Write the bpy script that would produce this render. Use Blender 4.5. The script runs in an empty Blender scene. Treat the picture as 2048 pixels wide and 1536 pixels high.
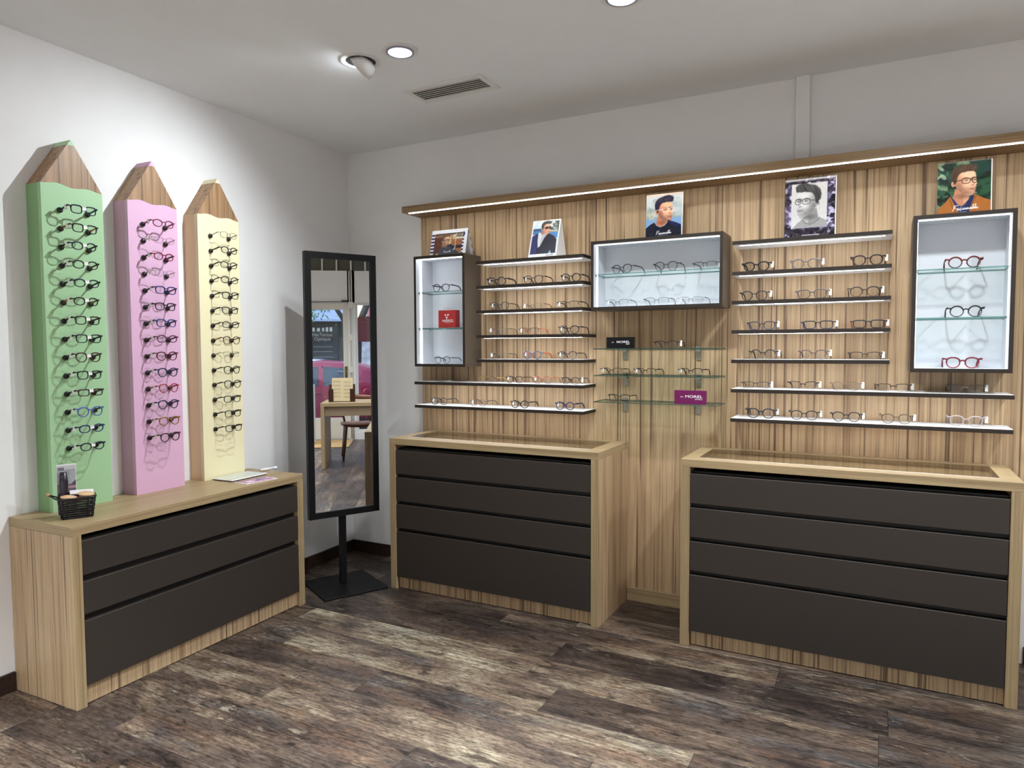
import bpy, bmesh, math, random
import numpy as np
from mathutils import Vector, Matrix

# ------------------------------------------------------------------ scene, camera, world, light level
S = bpy.context.scene
COL = S.collection
S.view_settings.view_transform = 'Standard'
S.view_settings.look = 'None'
S.view_settings.gamma = 1.0
S.view_settings.use_curve_mapping = False
S.view_settings.exposure = 0.28
S.cycles.max_bounces = 8
S.cycles.diffuse_bounces = 4
S.cycles.glossy_bounces = 4
S.cycles.transmission_bounces = 6
S.cycles.transparent_max_bounces = 16
S.cycles.sample_clamp_indirect = 6.0
S.cycles.caustics_reflective = False
S.cycles.caustics_refractive = False
S.cycles.use_denoising = True

YAW, PITCH, ROLL = 0.4863, -0.0528, -0.0046
fw = Vector((-math.sin(YAW)*math.cos(PITCH), math.cos(YAW)*math.cos(PITCH), math.sin(PITCH)))
rt = Vector((math.cos(YAW), math.sin(YAW), 0)); up = rt.cross(fw)
r2 = math.cos(ROLL)*rt + math.sin(ROLL)*up
u2 = math.cos(ROLL)*up - math.sin(ROLL)*rt
cd = bpy.data.cameras.new('camera'); cam = bpy.data.objects.new('camera', cd); COL.objects.link(cam)
cam.matrix_world = Matrix(((r2.x, u2.x, -fw.x, 3.4228), (r2.y, u2.y, -fw.y, -3.9456), (r2.z, u2.z, -fw.z, 1.5), (0, 0, 0, 1)))
cd.sensor_width = 36.0; cd.sensor_fit = 'HORIZONTAL'; cd.lens = 36.0*1388.0135/2048.0
cd.clip_start = 0.05; cd.clip_end = 200
S.camera = cam

world = bpy.data.worlds.new('overcast_sky'); S.world = world; world.use_nodes = True
wn = world.node_tree.nodes; wl = world.node_tree.links
bg = wn['Background']
sky = wn.new('ShaderNodeTexSky'); sky.sky_type = 'NISHITA'; sky.sun_disc = False
sky.sun_elevation = math.radians(38); sky.sun_rotation = math.radians(200); sky.dust_density = 3.0; sky.air_density = 1.2
wl.new(sky.outputs[0], bg.inputs[0]); bg.inputs[1].default_value = 0.62

LIGHT_DOWN = 88.0       # watts of each recessed downlight
LIGHT_REAR_FILL = 680.0      # stronger lamps of the added, unseen rear row, for bounce light
LIGHT_SPOT = 68.0       # wall washing spot in the tilting lamp
LIGHT_STRIP = 27.0      # shelf strips
LIGHT_BOX = 9.0        # display box strips
LIGHT_CORNICE = 16.0

LA = 0.0334             # the left wall is not quite square to the back wall
CL, SL = math.cos(LA), math.sin(LA)
def LW(x, y, z=0.0):    # point given along the left wall (x out from wall, y along it)
    return (x*CL - y*SL, x*SL + y*CL, z)

# ------------------------------------------------------------------ small helpers
def lin(c):
    o = []
    for v in c[:3]:
        v = v/255.0
        o.append(v/12.92 if v <= 0.04045 else ((v+0.055)/1.055)**2.4)
    return tuple(o) + (1.0,)

MATS = {}
def mat(name, c, rough=0.5, metal=0.0, spec=0.5, alpha=1.0, noise=0.0, nscale=60.0, bump=0.0, coat=0.0):
    if name in MATS: return MATS[name]
    m = bpy.data.materials.new(name); m.use_nodes = True; MATS[name] = m
    n = m.node_tree.nodes; l = m.node_tree.links; b = n['Principled BSDF']
    b.inputs['Base Color'].default_value = lin(c); b.inputs['Roughness'].default_value = rough
    b.inputs['Metallic'].default_value = metal; b.inputs['Specular IOR Level'].default_value = spec
    b.inputs['Alpha'].default_value = alpha; b.inputs['Coat Weight'].default_value = coat
    if noise > 0 or bump > 0:
        tc = n.new('ShaderNodeTexCoord'); nz = n.new('ShaderNodeTexNoise'); nz.inputs['Scale'].default_value = nscale
        nz.inputs['Detail'].default_value = 3; l.new(tc.outputs['Object'], nz.inputs['Vector'])
        if noise > 0:
            rp = n.new('ShaderNodeValToRGB'); k = lin(c)
            rp.color_ramp.elements[0].position = 0.3; rp.color_ramp.elements[1].position = 0.7
            rp.color_ramp.elements[0].color = tuple(max(0, v*(1-noise)) for v in k[:3]) + (1,)
            rp.color_ramp.elements[1].color = tuple(min(1, v*(1+noise)) for v in k[:3]) + (1,)
            l.new(nz.outputs['Fac'], rp.inputs['Fac']); l.new(rp.outputs['Color'], b.inputs['Base Color'])
        if bump > 0:
            bp = n.new('ShaderNodeBump'); bp.inputs['Strength'].default_value = bump; bp.inputs['Distance'].default_value = 0.002
            l.new(nz.outputs['Fac'], bp.inputs['Height']); l.new(bp.outputs['Normal'], b.inputs['Normal'])
    return m

def emit(name, c, s):
    if name in MATS: return MATS[name]
    m = bpy.data.materials.new(name); m.use_nodes = True; MATS[name] = m
    n = m.node_tree.nodes; l = m.node_tree.links; n.clear()
    e = n.new('ShaderNodeEmission'); o = n.new('ShaderNodeOutputMaterial')
    e.inputs[0].default_value = lin(c); e.inputs[1].default_value = s; l.new(e.outputs[0], o.inputs[0])
    return m

def thin_glass(name, tint, gloss=0.07, rough=0.0):
    if name in MATS: return MATS[name]
    m = bpy.data.materials.new(name); m.use_nodes = True; MATS[name] = m
    n = m.node_tree.nodes; l = m.node_tree.links; n.clear()
    t = n.new('ShaderNodeBsdfTransparent'); t.inputs[0].default_value = lin(tint)
    g = n.new('ShaderNodeBsdfGlossy'); g.inputs['Roughness'].default_value = rough
    x = n.new('ShaderNodeMixShader'); o = n.new('ShaderNodeOutputMaterial'); x.inputs[0].default_value = gloss
    l.new(t.outputs[0], x.inputs[1]); l.new(g.outputs[0], x.inputs[2]); l.new(x.outputs[0], o.inputs[0])
    return m

def wood(name, grain, cols, dark, lines=0.75, rough=0.42, broad=17.0, fine=85.0):
    """striped veneer; grain = axis along which the stripes run"""
    if name in MATS: return MATS[name]
    m = bpy.data.materials.new(name); m.use_nodes = True; MATS[name] = m
    n = m.node_tree.nodes; l = m.node_tree.links; b = n['Principled BSDF']
    tc = n.new('ShaderNodeTexCoord')
    def nz(across, along, detail, dist=0.0):
        mp = n.new('ShaderNodeMapping'); sc = [across]*3; sc['xyz'.index(grain)] = along
        mp.inputs['Scale'].default_value = sc; l.new(tc.outputs['Object'], mp.inputs['Vector'])
        t = n.new('ShaderNodeTexNoise'); t.inputs['Scale'].default_value = 1.0; t.inputs['Detail'].default_value = detail
        t.inputs['Distortion'].default_value = dist
        l.new(mp.outputs[0], t.inputs['Vector']); return t
    a = nz(broad, 0.45, 3.0, 0.25); r = n.new('ShaderNodeValToRGB'); cr = r.color_ramp
    while len(cr.elements) < len(cols): cr.elements.new(0.5)
    for i, (p, c) in enumerate(cols): cr.elements[i].position = p; cr.elements[i].color = lin(c)
    l.new(a.outputs['Fac'], r.inputs['Fac'])
    f = nz(fine, 0.7, 2.0, 0.1); fr = n.new('ShaderNodeValToRGB')
    fr.color_ramp.elements[0].position = 0.33; fr.color_ramp.elements[0].color = (1, 1, 1, 1)
    fr.color_ramp.elements[1].position = 0.43; fr.color_ramp.elements[1].color = (0, 0, 0, 1)
    l.new(f.outputs['Fac'], fr.inputs['Fac'])
    k = n.new('ShaderNodeMath'); k.operation = 'MULTIPLY'; k.inputs[1].default_value = lines; l.new(fr.outputs[0], k.inputs[0])
    x = n.new('ShaderNodeMix'); x.data_type = 'RGBA'; l.new(k.outputs[0], x.inputs['Factor'])
    l.new(r.outputs[0], x.inputs['A']); x.inputs['B'].default_value = lin(dark)
    f2 = nz(fine*2.1, 0.9, 1.0, 0.0); fr2 = n.new('ShaderNodeValToRGB')
    fr2.color_ramp.elements[0].position = 0.30; fr2.color_ramp.elements[0].color = (0.62, 0.58, 0.54, 1)
    fr2.color_ramp.elements[1].position = 0.42; fr2.color_ramp.elements[1].color = (1, 1, 1, 1)
    l.new(f2.outputs['Fac'], fr2.inputs['Fac'])
    x2 = n.new('ShaderNodeMix'); x2.data_type = 'RGBA'; x2.blend_type = 'MULTIPLY'; x2.inputs['Factor'].default_value = min(1.0, lines*1.2)
    l.new(x.outputs['Result'], x2.inputs['A']); l.new(fr2.outputs[0], x2.inputs['B']); x = x2
    g = nz(420.0, 7.0, 2.0); gm = n.new('ShaderNodeMapRange'); gm.inputs['From Min'].default_value = 0.3; gm.inputs['From Max'].default_value = 0.7
    gm.inputs['To Min'].default_value = 0.86; gm.inputs['To Max'].default_value = 1.1; l.new(g.outputs['Fac'], gm.inputs['Value'])
    y = n.new('ShaderNodeMix'); y.data_type = 'RGBA'; y.blend_type = 'MULTIPLY'; y.inputs['Factor'].default_value = 1.0
    l.new(x.outputs['Result'], y.inputs['A']); l.new(gm.outputs[0], y.inputs['B'])
    l.new(y.outputs['Result'], b.inputs['Base Color'])
    b.inputs['Roughness'].default_value = rough; b.inputs['Specular IOR Level'].default_value = 0.35
    bp = n.new('ShaderNodeBump'); bp.inputs['Strength'].default_value = 0.08; bp.inputs['Distance'].default_value = 0.001
    l.new(g.outputs['Fac'], bp.inputs['Height']); l.new(bp.outputs[0], b.inputs['Normal'])
    return m

VENEER = [(0.26, (136, 110, 84)), (0.38, (172, 144, 112)), (0.50, (194, 168, 132)), (0.58, (180, 152, 119)), (0.66, (194, 168, 132)), (0.78, (150, 124, 97))]
OLIVE = [(0.3, (140, 121, 90)), (0.5, (170, 149, 113)), (0.7, (154, 134, 100))]
WOOD_Z = wood('veneer_upright', 'z', VENEER, (90, 66, 48), 0.85, broad=22, fine=78)
WOOD_X = wood('veneer_lengthwise', 'x', OLIVE, (128, 98, 66), 0.5, broad=30, fine=120)
WOOD_Y = wood('veneer_crosswise', 'y', OLIVE, (128, 98, 66), 0.5, broad=30, fine=120)
EDGE_Z = wood('veneer_edge_upright', 'z', OLIVE, (128, 100, 66), 0.45, broad=40, fine=170)
CORN_X = wood('cornice_veneer', 'x', [(0.3, (120, 96, 66)), (0.5, (146, 118, 82)), (0.7, (134, 108, 76))], (92, 70, 48), 0.5, broad=40, fine=150)
WALNUT = wood('pencil_tip_walnut', 'z', [(0.3, (128, 98, 74)), (0.5, (176, 142, 106)), (0.7, (150, 118, 88))], (84, 62, 48), 0.7, broad=24, fine=70)
WALL = mat('white_wall_paint', (238, 238, 238), 0.65, spec=0.2, noise=0.012, nscale=6, bump=0.04)
CEIL = mat('ceiling_paint', (238, 241, 243), 0.8, spec=0.1, noise=0.01, nscale=5)
BASEW = wood('dark_skirting_wood', 'x', [(0.3, (38, 27, 22)), (0.5, (56, 42, 34)), (0.7, (46, 34, 28))], (24, 17, 14), 0.5)
DRAWER = mat('dark_umber_laminate', (54, 48, 43), 0.5, spec=0.3, noise=0.03, nscale=300)
GAP = mat('black_finger_groove', (22, 18, 16), 0.6)
EDGE_D = mat('dark_umber_edge', (42, 35, 30), 0.5, spec=0.3)
BOXOUT = mat('umber_box_laminate', (88, 77, 66), 0.5, spec=0.3)
WHITE = mat('white_laminate', (236, 237, 238), 0.45)
BACKW = mat('white_box_lining', (208, 212, 218), 0.4)
BLACK = mat('matt_black_metal', (10, 10, 12), 0.5, spec=0.22)
BLKPL = mat('black_plastic', (20, 19, 19), 0.4)
CHROME = mat('brushed_steel', (190, 190, 188), 0.3, metal=1.0)
LED = emit('shelf_led', (245, 248, 255), LIGHT_STRIP)
LEDB = emit('box_led', (242, 247, 255), LIGHT_BOX)
LEDB2 = emit('dim_box_led', (242, 247, 255), LIGHT_BOX*0.33)
LEDC = emit('cornice_led', (255, 252, 246), LIGHT_CORNICE)
GLASS = thin_glass('shelf_glass', (246, 251, 249), 0.06)
GEDGE = mat('green_glass_edge', (66, 122, 116), 0.15, spec=0.8, alpha=0.8)
GEDGE_D = mat('dark_green_glass_edge', (44, 78, 66), 0.15, spec=0.8, alpha=0.85)
TOPGL = thin_glass('counter_glass', (250, 248, 244), 0.10)
_fr = TOPGL.node_tree.nodes.new('ShaderNodeFresnel'); _fr.inputs['IOR'].default_value = 1.5
TOPGL.node_tree.links.new(_fr.outputs[0], [q for q in TOPGL.node_tree.nodes if q.type == 'MIX_SHADER'][0].inputs[0])
CLEARF = thin_glass('counter_glass_underside', (250, 248, 244), 0.0)
LENS = thin_glass('demo_lens', (246, 248, 248), 0.035)
PAPER = mat('white_paper', (238, 238, 236), 0.6)

class MB:
    def __init__(s): s.v = []; s.f = []; s.m = []; s.sm = []
    def add(s, vs, fs, mi=0, smooth=False):
        o = len(s.v); s.v += [tuple(map(float, p)) for p in vs]
        for i, f in enumerate(fs):
            s.f.append([o+k for k in f]); s.m.append(mi[i] if isinstance(mi, (list, tuple)) else mi); s.sm.append(smooth)
        return s
    def box(s, x0, x1, y0, y1, z0, z1, mi=0, c=0.0):
        """mi: one index or six for -x +x -y +y -z +z"""
        ms = list(mi) if isinstance(mi, (list, tuple)) else [mi]*6
        if c <= 0:
            vs = [(x, y, z) for x in (x0, x1) for y in (y0, y1) for z in (z0, z1)]
            return s.add(vs, [(0, 1, 3, 2), (4, 6, 7, 5), (0, 4, 5, 1), (2, 3, 7, 6), (0, 2, 6, 4), (1, 5, 7, 3)], ms)
        c = min(c, (x1-x0)*.45, (y1-y0)*.45, (z1-z0)*.45)
        X, Y, Z = (x0, x1), (y0, y1), (z0, z1); I = {}; vs = []
        for i in (0, 1):
            for j in (0, 1):
                for k in (0, 1):
                    ix, iy, iz = X[i]+(c if i == 0 else -c), Y[j]+(c if j == 0 else -c), Z[k]+(c if k == 0 else -c)
                    I[i, j, k] = len(vs); vs += [(X[i], iy, iz), (ix, Y[j], iz), (ix, iy, Z[k])]
        fs = []; mm = []
        for a, (A, B) in enumerate((((0, 1, 2), 0), ((1, 0, 2), 1), ((2, 0, 1), 2))):
            for e in (0, 1):
                q = []
                for p, r in ((0, 0), (1, 0), (1, 1), (0, 1)):
                    key = [0, 0, 0]; key[A[0]] = e; key[A[1]] = p; key[A[2]] = r; q.append(I[tuple(key)]+B)
                fs.append(q); mm.append(ms[a*2+e])
        for a, b, k in ((0, 1, 2), (0, 2, 1), (1, 2, 0)):
            for e in (0, 1):
                for g in (0, 1):
                    k0 = [0]*3; k1 = [0]*3
                    for kk, w in ((k0, 0), (k1, 1)): kk[a] = e; kk[b] = g; kk[k] = w
                    fs.append([I[tuple(k0)]+a, I[tuple(k1)]+a, I[tuple(k1)]+b, I[tuple(k0)]+b]); mm.append(ms[a*2+e])
        for key, o in I.items(): fs.append([o, o+1, o+2]); mm.append(ms[2*0+key[0]])
        return s.add(vs, fs, mm)
    def prism(s, poly, axis, a0, a1, mi=0):
        """poly in the two other axes, extruded along axis"""
        ax = 'xyz'.index(axis); n = len(poly); vs = []
        for a in (a0, a1):
            for p in poly: q = list(p); q.insert(ax, a); vs.append(q)
        fs = [list(range(n))[::-1], [n+i for i in range(n)]] + [[i, (i+1) % n, n+(i+1) % n, n+i] for i in range(n)]
        ms = mi if not isinstance(mi, (list, tuple)) else [mi[0], mi[1]] + [mi[2]]*n
        return s.add(vs, fs, ms)
    def tube(s, pts, rad, sides=6, closed=False, caps=True, mi=0, flat=(1.0, 1.0), upv=(0, 0, 1), smooth=True):
        P = [Vector(p) for p in pts]; n = len(P); R = rad if isinstance(rad, (list, tuple)) else [rad]*n; vs = []
        U0 = Vector(upv)
        for i in range(n):
            t = (P[(i+1) % n]-P[i-1]) if closed else (P[min(i+1, n-1)]-P[max(i-1, 0)])
            t.normalize(); u = U0 - U0.dot(t)*t
            if u.length < 1e-4: u = Vector((1, 0, 0)) - t.x*t
            u.normalize(); w = t.cross(u)
            for k in range(sides):
                a = 2*math.pi*(k+.5)/sides
                vs.append(P[i] + u*(math.cos(a)*R[i]*flat[0]) + w*(math.sin(a)*R[i]*flat[1]))
        fs = []
        for i in range(n if closed else n-1):
            j = (i+1) % n
            for k in range(sides): fs.append([i*sides+k, i*sides+(k+1) % sides, j*sides+(k+1) % sides, j*sides+k])
        if not closed and caps: fs += [list(range(sides))[::-1], [(n-1)*sides+k for k in range(sides)]]
        return s.add(vs, fs, mi, smooth)
    def lathe(s, prof, n=24, center=(0, 0, 0), mi=0, smooth=True, M=None):
        """prof: (r, z) list; revolve about z"""
        vs = []; fs = []
        for r, z in prof:
            for k in range(n):
                a = 2*math.pi*k/n; p = Vector((r*math.cos(a), r*math.sin(a), z))
                if M is not None: p = M @ p
                vs.append(p+Vector(center))
        for i in range(len(prof)-1):
            for k in range(n): fs.append([i*n+k, i*n+(k+1) % n, (i+1)*n+(k+1) % n, (i+1)*n+k])
        fs += [list(range(n))[::-1], [(len(prof)-1)*n+k for k in range(n)]]
        return s.add(vs, fs, mi, smooth)
    def mesh(s, name, mats, recalc=True):
        me = bpy.data.meshes.new(name); me.from_pydata(s.v, [], s.f)
        for m in (mats if isinstance(mats, (list, tuple)) else [mats]): me.materials.append(m)
        me.polygons.foreach_set('material_index', s.m); me.polygons.foreach_set('use_smooth', s.sm)
        if recalc:
            b = bmesh.new(); b.from_mesh(me); bmesh.ops.recalc_face_normals(b, faces=b.faces); b.to_mesh(me); b.free()
        me.update(); return me
    def build(s, name, mats, parent=None, loc=(0, 0, 0), rotz=0.0, label=None, recalc=True):
        o = bpy.data.objects.new(name, s.mesh(name, mats, recalc)); COL.objects.link(o)
        o.location = loc; o.rotation_euler = (0, 0, rotz); o.parent = parent
        if label: o['label'] = label
        return o

def tag(o, label, cat, group=None):
    o['label'] = label; o['category'] = cat
    if group: o['group'] = group
    return o
def thing(name, label, cat, loc=(0, 0, 0), rotz=0.0, group=None):
    o = bpy.data.objects.new(name, None); COL.objects.link(o); o.location = loc; o.rotation_euler = (0, 0, rotz)
    o.empty_display_size = 0.05
    return tag(o, label, cat, group)
def struct(o, label):
    o['kind'] = 'structure'; o['label'] = label
    return o
def copy_part(src, parent, loc=None):
    c = src.copy(); COL.objects.link(c); c.parent = parent
    if loc is not None: c.location = loc
    return c

def text_part(body, size, name, material, parent, M, stretch=1.0, bold=0.0, depth=0.0004, align='CENTER'):
    """lettering as a thin mesh; M places the text plane (x right, y up, z out)"""
    cu = bpy.data.curves.new(name, 'FONT'); cu.body = body; cu.size = size; cu.align_x = align; cu.offset = bold; cu.extrude = depth
    cu.resolution_u = 3
    t = bpy.data.objects.new(name, cu); COL.objects.link(t)
    dg = bpy.context.evaluated_depsgraph_get(); me = bpy.data.meshes.new_from_object(t.evaluated_get(dg))
    bpy.data.objects.remove(t); bpy.data.curves.remove(cu)
    me.transform(M @ Matrix.Diagonal((stretch, 1, 1, 1))); me.materials.clear(); me.materials.append(material)
    o = bpy.data.objects.new(name, me); COL.objects.link(o); o.parent = parent
    return o
def plane_matrix(origin, right, upv):
    r = Vector(right).normalized(); u = Vector(upv).normalized(); w = r.cross(u); o = Vector(origin)
    return Matrix(((r.x, u.x, w.x, o.x), (r.y, u.y, w.y, o.y), (r.z, u.z, w.z, o.z), (0, 0, 0, 1)))

# ------------------------------------------------------------------ the room
H = 2.8868
XR = 7.65      # shop front
YF = -5.6      # wall behind the photographer
PLANK_W, PLANK_L = 0.222, 1.437

def plank_material():
    m = bpy.data.materials.new('weathered_plank'); m.use_nodes = True
    n = m.node_tree.nodes; l = m.node_tree.links; b = n['Principled BSDF']
    tc = n.new('ShaderNodeTexCoord'); oi = n.new('ShaderNodeObjectInfo')
    k = n.new('ShaderNodeMath'); k.operation = 'MULTIPLY'; k.inputs[1].default_value = 83.0; l.new(oi.outputs['Random'], k.inputs[0])
    ad = n.new('ShaderNodeVectorMath'); ad.operation = 'ADD'; l.new(tc.outputs['Object'], ad.inputs[0]); l.new(k.outputs[0], ad.inputs[1])
    def nz(sc, detail, rough=0.6, dist=0.0):
        mp = n.new('ShaderNodeMapping'); mp.inputs['Scale'].default_value = sc; l.new(ad.outputs[0], mp.inputs['Vector'])
        t = n.new('ShaderNodeTexNoise'); t.inputs['Scale'].default_value = 1.0; t.inputs['Detail'].default_value = detail
        t.inputs['Roughness'].default_value = rough; t.inputs['Distortion'].default_value = dist; l.new(mp.outputs[0], t.inputs['Vector']); return t
    def ramp(src, stops):
        r = n.new('ShaderNodeValToRGB')
        while len(r.color_ramp.elements) < len(stops): r.color_ramp.elements.new(0.5)
        for i, (p, c) in enumerate(stops): r.color_ramp.elements[i].position = p; r.color_ramp.elements[i].color = lin(c)
        l.new(src, r.inputs['Fac']); return r
    def mix(fac, a, bb, mode='MIX'):
        x = n.new('ShaderNodeMix'); x.data_type = 'RGBA'; x.blend_type = mode
        if isinstance(fac, float): x.inputs['Factor'].default_value = fac
        else: l.new(fac, x.inputs['Factor'])
        l.new(a, x.inputs['A']); l.new(bb, x.inputs['B']); return x.outputs['Result']
    def math_(op, p, q):
        k_ = n.new('ShaderNodeMath'); k_.operation = op
        for i_, v in enumerate((p, q)):
            if isinstance(v, (int, float)): k_.inputs[i_].default_value = v
            else: l.new(v, k_.inputs[i_])
        return k_.outputs[0]
    rr = math_('FRACT', math_('MULTIPLY', oi.outputs['Random'], 7.31), 0.0)
    big = nz((1.5, 4.2, 1.0), 5.0, 0.62, 0.8)
    # tone of the plank: patchy along its length, and some planks darker or paler as a whole
    tone = math_('ADD', big.outputs['Fac'], math_('MULTIPLY', math_('SUBTRACT', rr, 0.45), 0.26))
    base = ramp(tone, [(0.30, (58, 49, 46)), (0.42, (84, 72, 66)), (0.52, (106, 92, 82)), (0.60, (132, 114, 98)), (0.68, (158, 144, 124)), (0.80, (198, 188, 164))])
    c = base.outputs['Color']
    pat = nz((1.3, 4.0, 1.0), 5.0, 0.65, 0.9)
    rm = ramp(pat.outputs['Fac'], [(0.55, (0, 0, 0)), (0.66, (165, 165, 165))])
    rust = ramp(nz((12, 34, 1), 6.0).outputs['Fac'], [(0.36, (74, 56, 46)), (0.62, (158, 122, 94))])
    c = mix(rm.outputs['Color'], c, rust.outputs['Color'])
    pat2 = nz((1.1, 3.4, 1.0), 5.0, 0.65, 1.1)
    bm = ramp(pat2.outputs['Fac'], [(0.57, (0, 0, 0)), (0.68, (190, 190, 190))])
    slate = ramp(nz((10, 40, 1), 6.0).outputs['Fac'], [(0.38, (54, 57, 62)), (0.62, (122, 126, 128))])
    c = mix(bm.outputs['Color'], c, slate.outputs['Color'])
    # dark bitten patches
    pd = nz((4.5, 16, 1), 8.0, 0.72, 0.8)
    dm = ramp(pd.outputs['Fac'], [(0.36, (92, 84, 80)), (0.50, (255, 255, 255))])
    c = mix(0.85, c, dm.outputs['Color'], 'MULTIPLY')
    # pale flaked paint, in places only
    fl = nz((7, 30, 1), 9.0, 0.78, 0.6)
    where = ramp(nz((0.9, 2.4, 1.0), 2.0).outputs['Fac'], [(0.42, (0, 0, 0)), (0.60, (255, 255, 255))])
    fm = ramp(fl.outputs['Fac'], [(0.56, (0, 0, 0)), (0.63, (215, 215, 215))])
    fk = n.new('ShaderNodeMix'); fk.data_type = 'RGBA'; fk.blend_type = 'MULTIPLY'; fk.inputs['Factor'].default_value = 1.0
    l.new(fm.outputs['Color'], fk.inputs['A']); l.new(where.outputs['Color'], fk.inputs['B'])
    pale = n.new('ShaderNodeRGB'); pale.outputs[0].default_value = lin((196, 186, 164))
    c = mix(fk.outputs['Result'], c, pale.outputs[0])
    # fine speckle, grain and knots
    sp = ramp(nz((34, 95, 1), 5.0, 0.7).outputs['Fac'], [(0.34, (150, 144, 140)), (0.50, (226, 224, 222)), (0.66, (255, 255, 255))])
    c = mix(1.0, c, sp.outputs['Color'], 'MULTIPLY')
    gr = ramp(nz((3.5, 120, 1), 4.0, 0.6, 0.3).outputs['Fac'], [(0.34, (176, 172, 168)), (0.58, (255, 255, 255))])
    c = mix(0.9, c, gr.outputs['Color'], 'MULTIPLY')
    kn = n.new('ShaderNodeTexVoronoi'); mpk = n.new('ShaderNodeMapping'); mpk.inputs['Scale'].default_value = (3.2, 7.5, 1); l.new(ad.outputs[0], mpk.inputs['Vector']); l.new(mpk.outputs[0], kn.inputs['Vector']); kn.inputs['Scale'].default_value = 1.0
    km = ramp(kn.outputs['Distance'], [(0.035, (64, 54, 48)), (0.085, (255, 255, 255))])
    c = mix(0.75, c, km.outputs['Color'], 'MULTIPLY')
    l.new(c, b.inputs['Base Color'])
    b.inputs['Roughness'].default_value = 0.42; b.inputs['Specular IOR Level'].default_value = 0.4
    bp = n.new('ShaderNodeBump'); bp.inputs['Strength'].default_value = 0.25; bp.inputs['Distance'].default_value = 0.0015
    l.new(fl.outputs['Fac'], bp.inputs['Height']); l.new(bp.outputs[0], b.inputs['Normal'])
    return m
PLANK = plank_material()

def build_floor():
    m = MB(); m.box(-0.3, XR+0.1, YF-0.1, 0.1, -0.06, -0.0085)
    fl = struct(m.build('floor', mat('floor_screed', (34, 29, 26), 0.8)), 'weathered brown and grey wood plank floor')
    known = {-0.545: 3.045, -0.767: 2.047, -1.211: 2.205, -1.433: 1.413, -1.877: 0.478}
    def plank_mesh(x0, x1):
        p = MB(); p.box(x0, x1, 0.0006, PLANK_W-0.0006, -0.008, 0.0, c=0.0012); return p.mesh('plank', PLANK)
    full = plank_mesh(0.0006, PLANK_L-0.0006)
    rnd = random.Random(4)
    y = -0.545 + 2*PLANK_W; y = -0.101
    rows = []
    yy = 0.121
    while yy > YF: rows.append(round(yy, 3)); yy -= PLANK_W
    for yt in rows:
        y0 = yt - PLANK_W
        j = known.get(yt, rnd.uniform(0, PLANK_L)); j = j % PLANK_L
        x = j - PLANK_L
        while x < XR:
            a, bb = max(x, -0.05), min(x+PLANK_L, XR)
            if bb - a > 0.03:
                me = full if (a == x and bb == x+PLANK_L) else plank_mesh(a-x+0.0006, bb-x-0.0006)
                o = bpy.data.objects.new('plank', me); COL.objects.link(o); o.parent = fl; o.location = (x, y0, 0)
            x += PLANK_L
    return fl
build_floor()

# walls, ceiling, skirting
m = MB(); m.box(-0.16, 0.0, YF-0.3, 0.0, -0.05, H+0.02)
o = m.build('wall_left', WALL, rotz=LA); struct(o, 'white painted left wall')
m = MB(); m.box(-0.2, XR+0.2, 0.0, 0.16, -0.05, H+0.15); struct(m.build('wall_back', WALL), 'white painted back wall behind the display panel')
m = MB(); m.box(-0.2, XR+0.2, YF-0.16, YF, -0.05, H+0.15); struct(m.build('wall_front', WALL), 'white painted wall behind the photographer')
m = MB(); m.box(-0.3, 6.8, YF-0.1, 0.1, H, H+0.16); m.box(6.8, XR+0.2, YF-0.1, 0.1, 3.02, 3.16)
struct(m.build('ceiling', CEIL), 'pale grey painted ceiling')
m = MB(); m.box(0.0, 0.014, -0.99, -0.0, 0.0, 0.085, c=0.003); m.box(0.0, 0.014, YF, -2.33, 0.0, 0.085, c=0.003)
struct(m.build('baseboard_left', BASEW, rotz=LA), 'dark wooden skirting along the left wall')
m = MB(); m.box(0.014, 0.665, -0.014, 0.0, 0.0, 0.085, c=0.003); m.box(4.05, XR, -0.014, 0.0, 0.0, 0.085, c=0.003)
struct(m.build('baseboard_back', BASEW), 'dark wooden skirting along the back wall')
m = MB(); m.box(3.015, 3.085, -0.03, 0.0, 2.40, H, c=0.004)
struct(m.build('trim_1', WALL), 'white cable trunking rising from the cornice to the ceiling')

# ------------------------------------------------------------------ ceiling fittings
TRIM = mat('white_lamp_trim', (228, 228, 226), 0.4)
GREYT = mat('grey_lamp_ring', (150, 156, 172), 0.35)
DISC = emit('downlight_lens', (236, 245, 255), 14.0)
RECESS_SHADE = mat('painted_recess_shade', (52, 50, 48), 0.8)  # dark colour standing in for the shade inside a recess
def ring(m, r0, r1, z0, z1, n=32, mi=0):
    vs = []; fs = []
    for r, z in ((r1, z1), (r1, z0), (r0, z0), (r0, z1)):
        for k in range(n): a = 2*math.pi*k/n; vs.append((r*math.cos(a), r*math.sin(a), z))
    for i in range(4):
        j = (i+1) % 4
        for k in range(n): fs.append([i*n+k, i*n+(k+1) % n, j*n+(k+1) % n, j*n+k])
    m.add(vs, fs, mi, False)
def downlight(x, y, label, power, watts=LIGHT_DOWN, beam=150):
    t = thing('recessed_downlight', label, 'ceiling light', (x, y, H), group='recessed ceiling downlights')
    m = MB(); ring(m, 0.066, 0.086, -0.006, 0.0); m.build('trim_ring', TRIM, t)
    m = MB(); ring(m, 0.055, 0.0655, -0.011, 0.0); m.build('inner_ring', GREYT, t)
    m = MB(); m.lathe([(0.054, -0.001), (0.054, -0.0085)], 28); m.build('lens', power, t, label='glowing round lens')
    ld = bpy.data.lights.new('downlight_beam', 'SPOT'); ld.energy = watts; ld.spot_size = math.radians(beam); ld.spot_blend = 0.8
    ld.shadow_soft_size = 0.05; ld.color = (0.93, 0.97, 1.0)
    lo = bpy.data.objects.new('downlight_beam', ld); COL.objects.link(lo); lo.parent = t; lo.location = (0, 0, -0.062)
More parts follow.
